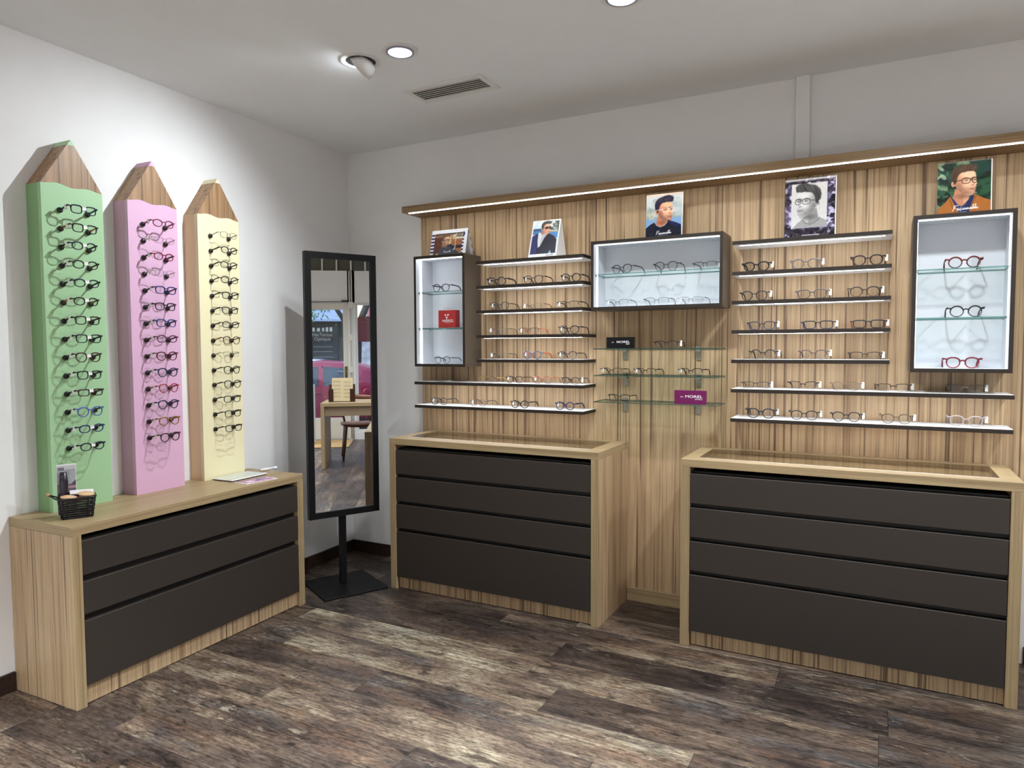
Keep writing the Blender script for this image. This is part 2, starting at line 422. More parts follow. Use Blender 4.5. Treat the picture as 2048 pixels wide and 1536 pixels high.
downlight(1.415, -1.252, 'lit round ceiling downlight beside the tilted spot lamp', DISC, LIGHT_DOWN*0.4)
downlight(2.493, -1.24, 'round ceiling downlight cut off by the top of the picture', DISC)
for gx, wh in ((3.571, 'over the right chest'), (4.65, 'before the reflected table'), (5.73, 'over the reflected chair')):  # unseen lamps added along the front row for more light
    downlight(gx, -1.25, 'unseen ceiling downlight added to the row, ' + wh, DISC)
for gx, wh in ((1.415, 'nearest the left wall'), (2.493, 'second from the left wall'), (3.571, 'over the photographer'), (4.65, 'right of the photographer'), (5.73, 'nearest the shop front')):  # unseen rear row added to light the floor and bounce onto the ceiling
    downlight(gx, -3.9, 'unseen ceiling downlight of the added rear row, ' + wh, DISC, LIGHT_REAR_FILL if gx > 2 else LIGHT_REAR_FILL*0.3, 104)

t = thing('eyeball_spotlight', 'white tilted eyeball spotlight in the ceiling aimed at the pencil boards', 'ceiling light', (1.18, -1.252, H))
m = MB(); ring(m, 0.072, 0.094, -0.006, 0.0); m.build('trim_ring', TRIM, t)
m = MB(); m.lathe([(0.0715, -0.001), (0.0715, -0.004)], 28); m.build('dark_gap_disc', RECESS_SHADE, t)  # no hole behind it: the gap's shade is painted as a dark disc
ax = Vector((-0.80, -0.12, -0.60)).normalized()
u = Vector((0, 0, 1)) - ax.z*ax; u.normalize(); w = ax.cross(u)
ME = Matrix(((u.x, w.x, ax.x), (u.y, w.y, ax.y), (u.z, w.z, ax.z)))
m = MB(); vs = []; fs = []; n = 28
for r, z in ((0.0, -0.052), (0.028, -0.05), (0.05, -0.040), (0.062, -0.02), (0.066, 0.012), (0.060, 0.012), (0.055, -0.012), (0.0, -0.03)):
    for k in range(n):
        a = 2*math.pi*k/n; p = ME @ Vector((r*math.cos(a), r*math.sin(a), z)) + Vector((0.006, 0, -0.030)); p.z = min(p.z, -0.0045); vs.append(p)
for i in range(7):
    for k in range(n): fs.append([i*n+k, i*n+(k+1) % n, (i+1)*n+(k+1) % n, (i+1)*n+k])
m.add(vs, fs, 0, True); m.build('tilted_housing', TRIM, t, recalc=True)
m = MB(); m.lathe([(0.03, 0.0), (0.03, 0.002)], 20, (0, 0, 0), M=ME.to_4x4())
sp_loc = ax*0.016 + Vector((0.006, 0, -0.036))
m.build('lamp_face', emit('spot_lamp_face', (240, 248, 255), 60.0), t, loc=ax*0.004+Vector((0.006, 0, -0.034)))
ld = bpy.data.lights.new('spot_beam', 'SPOT'); ld.energy = LIGHT_SPOT; ld.spot_size = math.radians(122); ld.spot_blend = 1.0
ld.shadow_soft_size = 0.008; ld.color = (0.90, 0.96, 1.0)
lo = bpy.data.objects.new('spot_beam', ld); COL.objects.link(lo); lo.parent = t; lo.location = sp_loc
lo.rotation_euler = (Vector((-0.56, -0.32, -0.78))).to_track_quat('-Z', 'Y').to_euler()

t = thing('ceiling_air_vent', 'white rectangular louvred air vent in the ceiling', 'air vent', (1.363, -0.733, H))
m = MB()
x0, x1, y0, y1 = -0.243, 0.243, -0.108, 0.108; i0, i1, j0, j1 = -0.212, 0.212, -0.07, 0.07
for bxx in ((x0, x1, y0, j0), (x0, x1, j1, y1), (x0, i0, j0, j1), (i1, x1, j0, j1)): m.box(*bxx, -0.007, 0.0, c=0.0015)
m.build('frame', TRIM, t)
m = MB(); m.box(i0, i1, j0, j1, -0.001, 0.0); m.build('dark_duct_plate', RECESS_SHADE, t)  # plate on the solid ceiling, its dark colour stands for shade between slats
SLAT = mat('vent_slat_grey', (196, 194, 188), 0.5)
sl = MB(); sl.prism([(-0.0085, -0.0065), (-0.0065, -0.0075), (0.0065, -0.005), (0.005, -0.0035)], 'x', i0, i1)
s0 = sl.build('slat', SLAT, t, loc=(0, j0+0.012, 0))
for k in range(1, 6): copy_part(s0, t, (0, j0+0.012+k*0.0232, 0))

# ------------------------------------------------------------------ display wall: panel, cornice, shelves, boxes
PY = -0.0453; PB = PY+0.0006
t = thing('display_back_panel', 'tall striped wood veneer back panel behind the shelves', 'wall panel', (0.6698, 0, 0))
for a, b in ((0.0, 1.3205), (1.3215, 2.0149), (2.0159, 3.36)):
    m = MB(); m.box(a, b, PB, -0.001, 0.0, 2.3715, c=0.0008); m.build('panel_board', WOOD_Z, t)
m = MB(); m.box(2.13, 2.56, PY-0.012, PY-0.0005, 0.0, 0.08, c=0.002); struct(m.build('baseboard_panel', WOOD_X), 'pale wood skirting strip between the two chests')

t = thing('lit_cornice', 'long wooden cornice with a light strip above the display wall', 'cornice', (0.6698, 0, 2.3701))
for a, b in ((0.0, 1.6025), (1.6035, 3.42)):
    m = MB(); m.box(a, b, PY-0.2105, -0.001, 0.002, 0.042, c=0.0012); m.build('cornice_board', CORN_X, t)
m = MB(); m.box(0.035, 3.40, PY-0.184, PY-0.171, 0.0, 0.0025); m.build('led_strip', LEDC, t, label='glowing light strip')

ORD = ['top', 'second', 'third', 'fourth', 'fifth', 'sixth', 'lowest']
def shelf(x0, x1, z, lit, label):
    t = thing('display_shelf', label, 'shelf', (x0, PY, z-0.019), group='dark edged display shelves')
    L = x1-x0; d = 0.1986
    m = MB(); m.box(0.0, L, -d, 0.0, 0.0, 0.019, mi=[1, 1, 1, 1, 0, 0], c=0.0006); m.build('board', [WHITE, EDGE_D], t)
    if lit:
        m = MB(); m.box(0.03, L-0.03, -d+0.042, -d+0.054, -0.0004, -0.0001); m.build('led_strip', LED, t, label='glowing light strip')
ZL = [2.029, 1.8781, 1.7278, 1.5756, 1.4275, 1.2807, 1.1289]
ZR = [2.0368, 1.8813, 1.7332, 1.5829, 1.4323, 1.2805, 1.1281]
for i in range(7):
    extra = 'long ' if i > 4 else ''
    shelf(1.219 if i < 5 else 0.7452, 1.927, ZL[i], True, '%sdark edged %s shelf of the left stack' % (extra, ORD[i]))
    shelf(2.7471, 3.4671 if i < 5 else 3.9513, ZR[i], True, '%sdark edged %s shelf of the right stack' % (extra, ORD[i]))

def display_box(x0, x1, z0, z1, shelves, strips, label, led=None):
    t = thing('display_box', label, 'display box', (x0, PY, z0), group='lit wall display boxes')
    W, Hh, d, k = x1-x0, z1-z0, 0.2008, 0.018
    M3 = [BOXOUT, EDGE_D, BACKW]
    m = MB(); m.box(0, W, -d, 0, 0, k, mi=[0, 0, 1, 0, 0, 2], c=0.0006); m.build('bottom_board', M3, t)
    m = MB(); m.box(0, W, -d, 0, Hh-k, Hh, mi=[0, 0, 1, 0, 2, 0], c=0.0006); m.build('top_board', M3, t)
    m = MB(); m.box(0, k, -d, 0, k, Hh-k, mi=[0, 2, 1, 0, 0, 0], c=0.0006); m.build('side_board', M3, t)
    m = MB(); m.box(W-k, W, -d, 0, k, Hh-k, mi=[2, 0, 1, 0, 0, 0], c=0.0006); m.build('side_board', M3, t)
    m = MB(); m.box(k, W-k, -0.012, -0.001, k, Hh-k); m.build('back_lining', BACKW, t)
    for z in shelves:
        zz = z - z0
        m = MB(); m.box(k+0.001, W-k-0.001, -d+0.02, -0.014, zz-0.006, zz, mi=[1, 1, 1, 1, 0, 0], c=0.0004)
        g = m.build('glass_shelf', [GLASS, GEDGE], t, label='glass shelf with green edge')
        for px in (k, W-k-0.008):
            for py in (-d+0.035, -0.05):
                m = MB(); m.box(px, px+0.008, py-0.004, py+0.004, zz-0.013, zz-0.0062, c=0.001); m.build('shelf_peg', CHROME, g)
    for s in strips:
        m = MB()
        if s == 'top': m.box(k+0.004, W-k-0.004, -d+0.022, -d+0.034, Hh-k-0.004, Hh-k-0.0003)
        if s == 'left': m.box(k+0.0003, k+0.004, -d+0.045, -d+0.058, k+0.003, Hh-k-0.006)
        if s == 'right': m.box(W-k-0.004, W-k-0.0003, -d+0.03, -d+0.043, k+0.003, Hh-k-0.006)
        m.build('led_strip', led or LEDB, t, label='glowing light strip')
    return t
display_box(0.7516, 1.1374, 1.3787, 2.0868, (1.859, 1.627), ('top', 'left'), 'tall lit display box at the left, holding a red bag')
display_box(1.9733, 2.7015, 1.7063, 2.0929, (1.91,), ('top', 'left', 'right'), 'wide lit display box in the middle of the wall', LEDB2)
display_box(3.5497, 3.9407, 1.3765, 2.0915, (1.848, 1.627), ('top', 'right', 'left'), 'tall lit display box at the right of the wall', LEDB2)

BRK = mat('bracket_steel', (150, 150, 138), 0.35, metal=0.8)
GZ = [1.4914, 1.340, 1.1905]
for i, z in enumerate(GZ):
    t = thing('glass_wall_shelf', '%s clear glass shelf below the middle display box' % ('upper', 'middle', 'lower')[i], 'glass shelf', (1.9898, PY, z-0.006), group='glass wall shelves')
    m = MB(); m.box(0, 0.6925, -0.1996, -0.004, 0, 0.006, mi=[1, 1, 1, 1, 0, 0], c=0.0005); m.build('glass_pane', [GLASS, GEDGE_D], t)
    for bx in (0.127, 0.549):
        m = MB(); m.box(bx-0.013, bx+0.013, -0.006, 0.0, -0.062, -0.018, c=0.001)
        m.box(bx-0.013, bx+0.013, -0.034, 0.0, -0.018, -0.0003, c=0.001); m.box(bx-0.013, bx+0.013, -0.03, 0.0, 0.0063, 0.016, c=0.001)
        m.build('bracket', BRK, t)

# ------------------------------------------------------------------ drawer chests
def chest(loc, rotz, W, D, Hh, slab, st, drawers, glass, label):
    t = thing('drawer_chest', label, 'chest of drawers', loc, rotz, 'wood and umber drawer chests')
    if glass:
        gx0, gx1, gy0, gy1 = glass; m = MB()
        m.box(0, W, -D, gy0, Hh-slab, Hh, mi=[1, 1, 0, 0, 0, 0], c=0.001); m.box(0, W, gy1, 0, Hh-slab, Hh, mi=[1, 1, 0, 0, 0, 0], c=0.001)
        m.box(0, gx0, gy0, gy1, Hh-slab, Hh, mi=[1, 1, 0, 0, 0, 0], c=0.0005); m.box(gx1, W, gy0, gy1, Hh-slab, Hh, mi=[1, 1, 0, 0, 0, 0], c=0.0005)
        tp = m.build('top_frame', [WOOD_X, WOOD_Y], t)
        m = MB(); m.box(gx0+0.001, gx1-0.001, gy0+0.0095, gy1-0.001, Hh-0.007, Hh-0.0012, mi=[1, 1, 1, 1, 1, 0]); m.build('glass_top', [TOPGL, CLEARF], t, label='glass counter top')
        m = MB(); m.box(gx0+0.001, gx1-0.001, gy0+0.001, gy0+0.009, Hh-0.007, Hh-0.0006); m.build('glass_trim', WHITE, t)
        m = MB(); m.box(gx0+0.0005, gx1-0.0005, gy0+0.0005, gy1-0.0005, Hh-slab+0.008, Hh-slab+0.014); m.build('display_tray', WOOD_Y, t)
    else:
        m = MB(); m.box(0, W, -D, 0, Hh-slab, Hh, mi=[1, 1, 0, 0, 0, 0], c=0.001); m.build('top', [WOOD_X, WOOD_Y], t)
    for a, b in ((0, st), (W-st, W)):
        m = MB(); m.box(a, b, -D, 0, 0, Hh-slab-0.0008, mi=[0, 0, 1, 0, 0, 0], c=0.001); m.build('side_panel', [WOOD_Z, EDGE_Z], t)
    m = MB(); m.box(st+0.001, W-st-0.001, -D+0.036, -0.002, drawers[-1][0]+0.01, Hh-slab-0.024); m.build('carcass', GAP, t)
    m = MB(); m.box(st+0.0005, W-st-0.0005, -D+0.022, -D+0.04, 0.004, drawers[-1][0]+0.008, c=0.0006); m.build('plinth', WOOD_Z, t)
    for z0, z1 in drawers:
        m = MB(); m.box(st+0.002, W-st-0.002, -D+0.002, -D+0.034, z0, z1, c=0.0016); m.build('drawer', DRAWER, t)
    return t
DR4 = [(0.724, 0.871), (0.555, 0.702), (0.386, 0.533), (0.078, 0.364)]
DR3 = [(0.559, 0.705), (0.392, 0.531), (0.088, 0.364)]
chest(LW(0.002, -2.3282), math.pi/2+LA, 1.341, 0.435, 0.7717, 0.0403, 0.043, DR3, None, 'low three drawer chest under the pencil boards')
chest((0.7501, PY-0.0005, 0), 0, 1.377, 0.4764, 0.9428, 0.0385, 0.0435, DR4, (0.065, 1.293, -0.375, -0.048), 'four drawer glass topped chest beside the mirror')
chest((2.5629, PY-0.0005, 0), 0, 1.3924, 0.4764, 0.9428, 0.0385, 0.0435, DR4, (0.068, 1.32, -0.40, -0.063), 'four drawer glass topped chest cut off by the right picture edge')

# ------------------------------------------------------------------ standing mirror
MIR = bpy.data.materials.new('mirror_silvering'); MIR.use_nodes = True
b = MIR.node_tree.nodes['Principled BSDF']; b.inputs['Base Color'].default_value = (0.9, 0.91, 0.91, 1); b.inputs['Metallic'].default_value = 1.0; b.inputs['Roughness'].default_value = 0.0
t = thing('standing_mirror', 'tall black framed mirror on a post and square foot', 'mirror', (0.44, -0.612, 0.0), math.radians(62.8))
m = MB(); m.box(-0.205, 0.205, -0.236, 0.174, 0.0, 0.012, c=0.002); m.build('base_plate', BLACK, t)
m = MB(); m.box(-0.021, 0.021, -0.015, 0.012, 0.012, 0.70, c=0.002); m.build('post', BLACK, t)
xa, xb, za, zb, k = -0.2262, 0.2309, 0.453, 2.082, 0.039
m = MB()
for q in ((xa, xb, za, za+k), (xa, xb, zb-k, zb), (xa, xa+k, za+k, zb-k), (xb-k, xb, za+k, zb-k)): m.box(q[0], q[1], -0.054, -0.016, q[2], q[3], c=0.001)
m.build('frame', BLACK, t)
m = MB(); m.box(xa+k-0.004, xb-k+0.004, -0.044, -0.038, za+k-0.004, zb-k+0.004); m.build('mirror_glass', MIR, t)

# ------------------------------------------------------------------ pencil boards
def pencil_board(y0, W, hb, ha, colour, side, label):
    t = thing('pencil_display_board', label, 'display board', LW(0.001, y0, 0.7717), LA, 'giant pencil display boards')
    C = mat(label.split()[0]+'_lacquer', colour, 0.45, spec=0.35)
    D = mat(label.split()[0]+'_side_lacquer', side, 0.45, spec=0.35)
    d = 0.1065; N = 24
    def wave(s): return hb + 0.0105*math.sin(math.pi*min(1, s*2.0))**2*(s < .5) + 0.009*math.sin(math.pi*(s-.5)*2)**2*(s >= .5) - 0.002*s
    top = [(W*i/N, wave(i/N)) for i in range(N+1)]
    def roof(y): return hb + (ha-hb)*(1-abs(y-W/2)/(W/2))
    cap = ha-0.026; f = (ha-cap)/(ha-hb); yl, yr = W/2*(1-f), W/2*(1+f)
    body = [(0, 0)] + [(W, 0)] + top[::-1]
    body = [(y, min(z, roof(y)-0.0005) if 0 < y < W else z) for y, z in body]
    m = MB(); m.prism(body, 'x', 0.083, d, mi=[0, 0, 0]); m.build('front_panel', [C, D], t)
    m = MB(); m.prism(body, 'x', 0.0, 0.0822, mi=0); m.build('rear_box', D, t)
    tip = [(y, z+0.0006) for y, z in top if 0 < y < W]
    tip = [(y, min(z, roof(y)-0.0004)) for y, z in tip]
    poly = [(0.0005, hb+0.0004)] + tip + [(W-0.0005, hb+0.0004)] + [(yr, cap), (yl, cap)]
    m = MB(); m.prism(poly, 'x', 0.083, d-0.001); m.build('wooden_tip', WALNUT, t)
    m = MB(); m.prism(poly, 'x', 0.0, 0.0822); m.build('wooden_tip', WALNUT, t)
    m = MB(); m.prism([(yl, cap+0.0006), (yr, cap+0.0006), (W/2, ha)], 'x', 0.0, d); m.build('lead_point', C, t)
    h = MB(); h.lathe([(0.0105, 0.0), (0.0125, 0.003), (0.0125, 0.008), (0.010, 0.0125), (0.005, 0.0135)], 14, M=Matrix(((0, 0, 1, 0), (0, 1, 0, 0), (-1, 0, 0, 0), (0, 0, 0, 1))))
    first = None
    for i in range(14):
        z = 2.12-0.0822*i-0.7717
        for yy in (W/2-0.0625, W/2+0.0625):
            if first is None: first = h.build('temple_holder', BLKPL, t, loc=(d, yy, z))
            else: copy_part(first, t, (d, yy, z))
    return t
HB, HA = 2.2289-0.7717, 2.4447-0.7717
pencil_board(-2.201, 0.278, HB, HA, (166, 206, 160), (140, 182, 130), 'green giant pencil display board')
pencil_board(-1.7967, 0.277, HB, HA, (220, 178, 208), (202, 160, 184), 'pink giant pencil display board')
pencil_board(-1.3929, 0.2817, HB, HA, (238, 230, 190), (230, 202, 160), 'yellow giant pencil display board')

# ------------------------------------------------------------------ eyeglasses
def lens_outline(shape, lw, lh, side, n=32):
    """outline points (x, z) of one lens about its centre; side=+1 means the outer edge is at +x"""
    pts = []
    if shape == 'geo':
        a, b = lw/2, lh/2
        base = [(-.98, .10), (-.80, .72), (-.36, 1), (.40, 1), (.86, .70), (1, .12), (.70, -.66), (.26, -1), (-.26, -1), (-.72, -.64)]
        P = [(x*a*side, z*b) for x, z in base]
        for i in range(len(P)):
            p, q = P[i], P[(i+1) % len(P)]
            for k in (0.16, 0.5, 0.84): pts.append((p[0]+(q[0]-p[0])*k, p[1]+(q[1]-p[1])*k))
        return pts
    e, tp, lift = {'round': (2.0, 0.0, 0), 'panto': (2.3, 0.20, 0.0), 'rect': (4.2, 0.10, 0.0), 'square': (3.3, 0.13, 0.0), 'oval': (2.2, 0.05, 0),
                   'cat': (2.7, 0.30, 0.10), 'trap': (3.2, 0.30, 0.03)}[shape]
    for i in range(n):
        a = 2*math.pi*i/n; c, s = math.cos(a), math.sin(a)
        x = math.copysign(abs(c)**(2/e), c)*lw/2; z = math.copysign(abs(s)**(2/e), s)*lh/2
        x *= 1 - tp*(0.5 - z/lh) + tp*0.35
        if z > 0: z += lift*lh*max(0, side*x/(lw/2))
        pts.append((x, z))
    return pts

def frame_mat(c, clear=False):
    nm = 'frame_%d_%d_%d%s' % (c[0], c[1], c[2], '_clear' if clear else '')
    return mat(nm, tuple(int(v*.85) for v in c), 0.35, spec=0.35, alpha=0.6 if clear else 1.0)
TAGM = mat('price_tag_card', (244, 244, 242), 0.5)

def eyeglasses(loc, rotz, label, group, shape='panto', w=0.14, col=(30, 26, 24), temple=None, rim='full', thick=0.0016, mode='shelf', tagside=None, lower=None, lean=0.0, clear=False, tag2=False, hr=None):
    t = thing('eyeglasses', label, 'eyeglasses', loc, rotz, group)
    t.rotation_euler = (lean, 0, rotz)
    lw = w*0.355; br = w*0.135; thick = thick*1.38
    lh = lw*(hr if hr else {'round': 0.93, 'panto': 0.88, 'rect': 0.60, 'square': 0.76, 'oval': 0.72, 'geo': 0.90, 'cat': 0.74, 'trap': 0.66}[shape])
    cx = br/2 + lw/2; r = thick
    zc = lh/2 + r
    def wrap(x): return (abs(x)/0.07)**2*0.0065
    fm = frame_mat(col, clear); tm = frame_mat(temple or col)
    lm = frame_mat(lower) if lower else fm
    F = MB(); outl = {}
    for sd in (-1, 1):
        pts = lens_outline(shape, lw, lh, sd); outl[sd] = pts; n = len(pts)
        if rim == 'full':
            vs = []; fs = []; mi = []; S6 = 6
            for i in range(n):
                x, z = pts[i]; xa_, za_ = pts[i-1]; xb_, zb_ = pts[(i+1) % n]
                tx, tz = xb_-xa_, zb_-za_; L = math.hypot(tx, tz) or 1; nx, nzz = tz/L, -tx/L
                rr = r*(1.35 if z > 0.12*lh and thick > 0.0014 else 1.0)
                X = x + sd*cx
                for k in range(S6):
                    a = 2*math.pi*(k+.5)/S6; ca, sa = math.cos(a)*rr, math.sin(a)*max(rr, .0013)*1.15
                    vs.append((X+nx*ca, wrap(X)+sa, zc+z+nzz*ca))
            for i in range(n):
                j = (i+1) % n
                for k in range(S6): fs.append([i*S6+k, i*S6+(k+1) % S6, j*S6+(k+1) % S6, j*S6+k]); mi.append(1 if pts[i][1] < 0 else 0)
            F.add(vs, fs, mi, True)
        else:
            topp = sorted([p for p in pts if p[1] > -0.02*lh], key=lambda p: p[0])
            F.tube([(x+sd*cx, wrap(x+sd*cx), zc+z) for x, z in topp], r, 6, upv=(0, 1, 0))
            lowp = sorted([p for p in pts if p[1] < 0.02*lh], key=lambda p: p[0])
            F.tube([(x+sd*cx, wrap(x+sd*cx), zc+z) for x, z in lowp], 0.0005, 4, upv=(0, 1, 0), mi=1)
    hz = zc + lh*(0.30 if shape in ('round', 'geo', 'oval') else 0.36)
    inner = cx - lw/2*0.97
    bz = zc + lh*(0.16 if shape != 'rect' else 0.26)
    F.tube([(-inner, 0, bz-0.001), (-inner*.5, -0.001, bz+0.0022), (0, -0.0012, bz+0.003), (inner*.5, -0.001, bz+0.0022), (inner, 0, bz-0.001)], max(r*1.15, 0.001), 6, upv=(0, 1, 0))
    for sd in (-1, 1):   # nose pads and end pieces
        F.tube([(sd*(inner+0.001), 0.002, zc-0.001), (sd*(inner-0.0025), 0.006, zc-0.004), (sd*(inner-0.001), 0.006, zc-0.009)], 0.0011, 5, upv=(0, 1, 0))
        xo = cx + lw/2*0.93
        F.tube([(sd*xo, wrap(xo), hz), (sd*(w/2-0.001), wrap(w/2)+0.001, hz+0.001), (sd*w/2, wrap(w/2)+0.006, hz+0.001)], [max(r*1.3, .0013)]*3, 6, upv=(0, 0, 1))
    F.build('front_frame', [fm, lm], t, recalc=False)
    for sd in (-1, 1):
        pts = outl[sd]; m = MB(); n = len(pts)
        m.add([(sd*cx, wrap(cx)-0.0012, zc)] + [(x*0.985+sd*cx, wrap(x+sd*cx)+0.0002, zc+z*0.985) for x, z in pts], [[0, 1+i, 1+(i+1) % n] for i in range(n)], 0, True)
        m.build('lens', LENS, t, recalc=False)
    y0 = wrap(w/2)+0.005; hz += 0.001
    th = max(thick*1.3, 0.0011)
    for sd in (-1, 1):
        m = MB(); x = sd*w/2
        if mode == 'shelf':
            path = [(x, y0, hz), (x*0.99, y0+0.045, hz-0.001), (x*0.965, y0+0.088, hz-0.003), (x*0.95, y0+0.104, hz-0.009), (x*0.93, y0+0.122, hz*0.45), (x*0.915, y0+0.132, th*1.3)]
        elif mode == 'peg':
            path = [(x, y0, hz), (x*0.98, 0.03, hz-0.004), (x*0.955, 0.062, hz-0.012), (x*0.94, 0.073, hz-0.016)]
        m.tube(path, [th*1.25, th*1.1, th*1.1, th*1.2, th*1.3, th*1.1][:len(path)], 6, flat=(1.25, 0.75))
        m.build('temple', tm, t)
    if tagside:
        s = -1 if tagside == 'l' else 1; x = s*w/2
        m = MB(); 
        if mode == 'peg': m.box(x-0.0016, x+0.0016, 0.017, 0.034, hz-0.018, hz+0.005, c=0.0003)
        elif s < 0: m.box(x+0.002, x+0.017, 0.020, 0.0212, hz-0.021, hz+0.003, c=0.0003)
        else: m.box(x-0.002, x+0.010, 0.018, 0.0192, hz-0.024, hz+0.006, c=0.0003)
        m.build('price_tag', TAGM, t, label='small white price tag')
    if tag2:
        m = MB(); m.box(-0.009, 0.009, -0.0035, -0.0028, bz-0.006, bz+0.007, c=0.0002); m.build('bridge_tag', TAGM, t, label='small white tag on the bridge')
    return t

K = (30, 27, 26); BR = (58, 42, 34); GR = (120, 118, 120); NV = (34, 40, 74); BZ = (86, 66, 48); ORG = (226, 120, 76)
POS3 = ['leftmost', 'middle', 'rightmost']; POS4 = ['leftmost', 'second', 'third', 'rightmost']; POS5 = ['leftmost', 'second', 'middle', 'fourth', 'rightmost']
def row(specs, z, where, group, y=-0.20):
    pos = {1: ['only'], 3: POS3, 4: POS4, 5: POS5}[len(specs)]
    rnd = random.Random(int(z*1000)+len(where))
    for p, (x, w, desc, kw) in zip(pos, specs):
        lab = '%s eyeglasses, %s %s' % (desc, p, where) if p != 'only' else '%s eyeglasses %s' % (desc, where)
        ry = kw.pop('rz', rnd.uniform(-0.05, 0.05)); yy = kw.pop('y', y)
        eyeglasses((x, yy, z+0.0004), ry, lab, group, w=w-0.006, **kw)
GL, GRt, GM = 'adult eyeglasses on the left shelves', 'adult eyeglasses on the right shelves', 'adult eyeglasses in the display boxes'
L_ = dict(tagside='l'); R_ = dict(tagside='r')
row([(1.338, .150, 'thick dark brown round', dict(shape='round', col=(44, 32, 28), thick=.0021, **L_)),
     (1.589, .152, 'black topped panto', dict(shape='panto', col=K, thick=.0014, **L_)),
     (1.832, .142, 'brown black round', dict(shape='round', col=(48, 34, 28), thick=.0017, **L_))], ZL[1], 'on the second shelf of the left stack', GL)
row([(1.359, .150, 'charcoal angular', dict(shape='geo', col=(44, 42, 42), thick=.0012, **L_)),
     (1.582, .150, 'pale beige square', dict(shape='trap', col=(150, 128, 104), temple=(96, 72, 52), thick=.001, rim='half', **L_)),
     (1.813, .158, 'black half rim rectangular', dict(shape='rect', col=K, rim='half', thick=.0013, hr=.68, **L_))], ZL[2], 'on the third shelf of the left stack', GL)
row([(1.343, .148, 'fine silver round', dict(shape='round', col=(120, 112, 100), temple=(70, 60, 54), thick=.0008, **L_)),
     (1.559, .150, 'brown half rim orange templed', dict(shape='rect', col=(70, 50, 42), temple=ORG, rim='half', thick=.0013, hr=.74, **L_)),
     (1.82, .150, 'black angular panto', dict(shape='panto', col=K, thick=.0015, **L_))], ZL[3], 'on the fourth shelf of the left stack', GL)
row([(1.348, .142, 'fine gold nearly rimless', dict(shape='square', col=(150, 134, 110), temple=K, rim='half', thick=.0008, **L_)),
     (1.581, .142, 'blue grey orange templed round', dict(shape='geo', col=(104, 112, 140), temple=ORG, thick=.0019, **L_)),
     (1.81, .142, 'black and grey angular', dict(shape='geo', col=(48, 42, 42), lower=(140, 138, 140), thick=.0013, **L_))], ZL[4], 'on the fifth shelf of the left stack', GL)
row([(1.27, .130, 'brown half rim yellow templed', dict(shape='square', col=(96, 76, 60), temple=(222, 178, 62), rim='half', thick=.001)),
     (1.458, .136, 'black and wine red panto', dict(shape='panto', col=(62, 38, 38), lower=(130, 120, 116), temple=(110, 52, 46), thick=.0013, **L_)),
     (1.648, .138, 'orange browline', dict(shape='panto', col=(214, 120, 88), lower=(150, 140, 134), temple=(196, 110, 80), thick=.0013, **L_)),
     (1.829, .134, 'dark green panto', dict(shape='panto', col=(46, 48, 42), lower=(140, 136, 128), thick=.0012, **R_))], ZL[5], 'on the sixth shelf of the left stack', GL)
row([(.908, .142, 'dark grey round', dict(shape='round', col=(72, 68, 72), thick=.0013, **L_)),
     (1.201, .134, 'rose grey round', dict(shape='round', col=(138, 112, 112), temple=(92, 78, 76), thick=.001, **L_)),
     (1.495, .138, 'olive black round', dict(shape='round', col=(54, 48, 42), thick=.0017, **L_)),
     (1.794, .140, 'dark violet blue round', dict(shape='round', col=(52, 44, 84), thick=.0018, **L_))], ZL[6], 'on the lowest shelf of the left stack', GL)
row([(.924, .150, 'grey and purple panto', dict(shape='panto', col=(96, 92, 112), thick=.0017, y=-.19))], 1.859, 'on the upper glass of the left display box', GM)
row([(.928, .140, 'dark round wire', dict(shape='round', col=(70, 62, 66), thick=.0011, y=-.19))], 1.3967, 'on the floor of the left display box', GM)
row([(2.14, .150, 'black angular metal', dict(shape='geo', col=K, thick=.0012, rz=-.22)),
     (2.391, .152, 'black octagonal metal', dict(shape='geo', col=K, thick=.0012)),
     (2.599, .148, 'black half rim rectangular', dict(shape='rect', col=(60, 58, 60), rim='half', thick=.0011, hr=.7, rz=-.12, **R_))], 1.91, 'on the glass of the middle display box', GM, -.2)
row([(2.115, .152, 'grey half rim square', dict(shape='square', col=(120, 120, 124), temple=(62, 60, 64), rim='half', thick=.0009, **L_)),
     (2.34, .160, 'wide grey half rim', dict(shape='square', col=(110, 110, 114), temple=(54, 54, 58), rim='half', thick=.0010)),
     (2.527, .152, 'silver half rim', dict(shape='square', col=(150, 150, 152), temple=(80, 80, 84), rim='half', thick=.0009, **L_))], 1.7243, 'on the floor of the middle display box', GM, -.2)
GG = 'adult eyeglasses on the glass shelves'
row([(2.395, .150, 'dark brown half rim', dict(shape='rect', col=(62, 46, 40), rim='half', thick=.0014, hr=.72, **R_))], GZ[0], 'on the upper glass wall shelf', GG)
row([(2.082, .146, 'brown half rim metal', dict(shape='square', col=BR, rim='half', thick=.0013, **L_)),
     (2.278, .144, 'brown half rim metal', dict(shape='square', col=(54, 40, 36), rim='half', thick=.0014, **L_)),
     (2.53, .150, 'brown half rim large tagged', dict(shape='square', col=(56, 42, 36), rim='half', thick=.0015, **L_))], GZ[1], 'on the middle glass wall shelf', GG)
row([(2.129, .146, 'dark brown square metal', dict(shape='square', col=BR, thick=.0012))], GZ[2], 'on the lower glass wall shelf', GG)
row([(2.859, .148, 'bold black panto', dict(shape='panto', col=(26, 22, 20), thick=.0023, **R_)),
     (3.093, .152, 'grey translucent panto', dict(shape='panto', col=(120, 110, 110), thick=.0021, **R_)),
     (3.366, .154, 'dark tortoise panto', dict(shape='panto', col=(58, 36, 26), thick=.0022, **R_))], ZR[1], 'on the second shelf of the right stack', GRt)
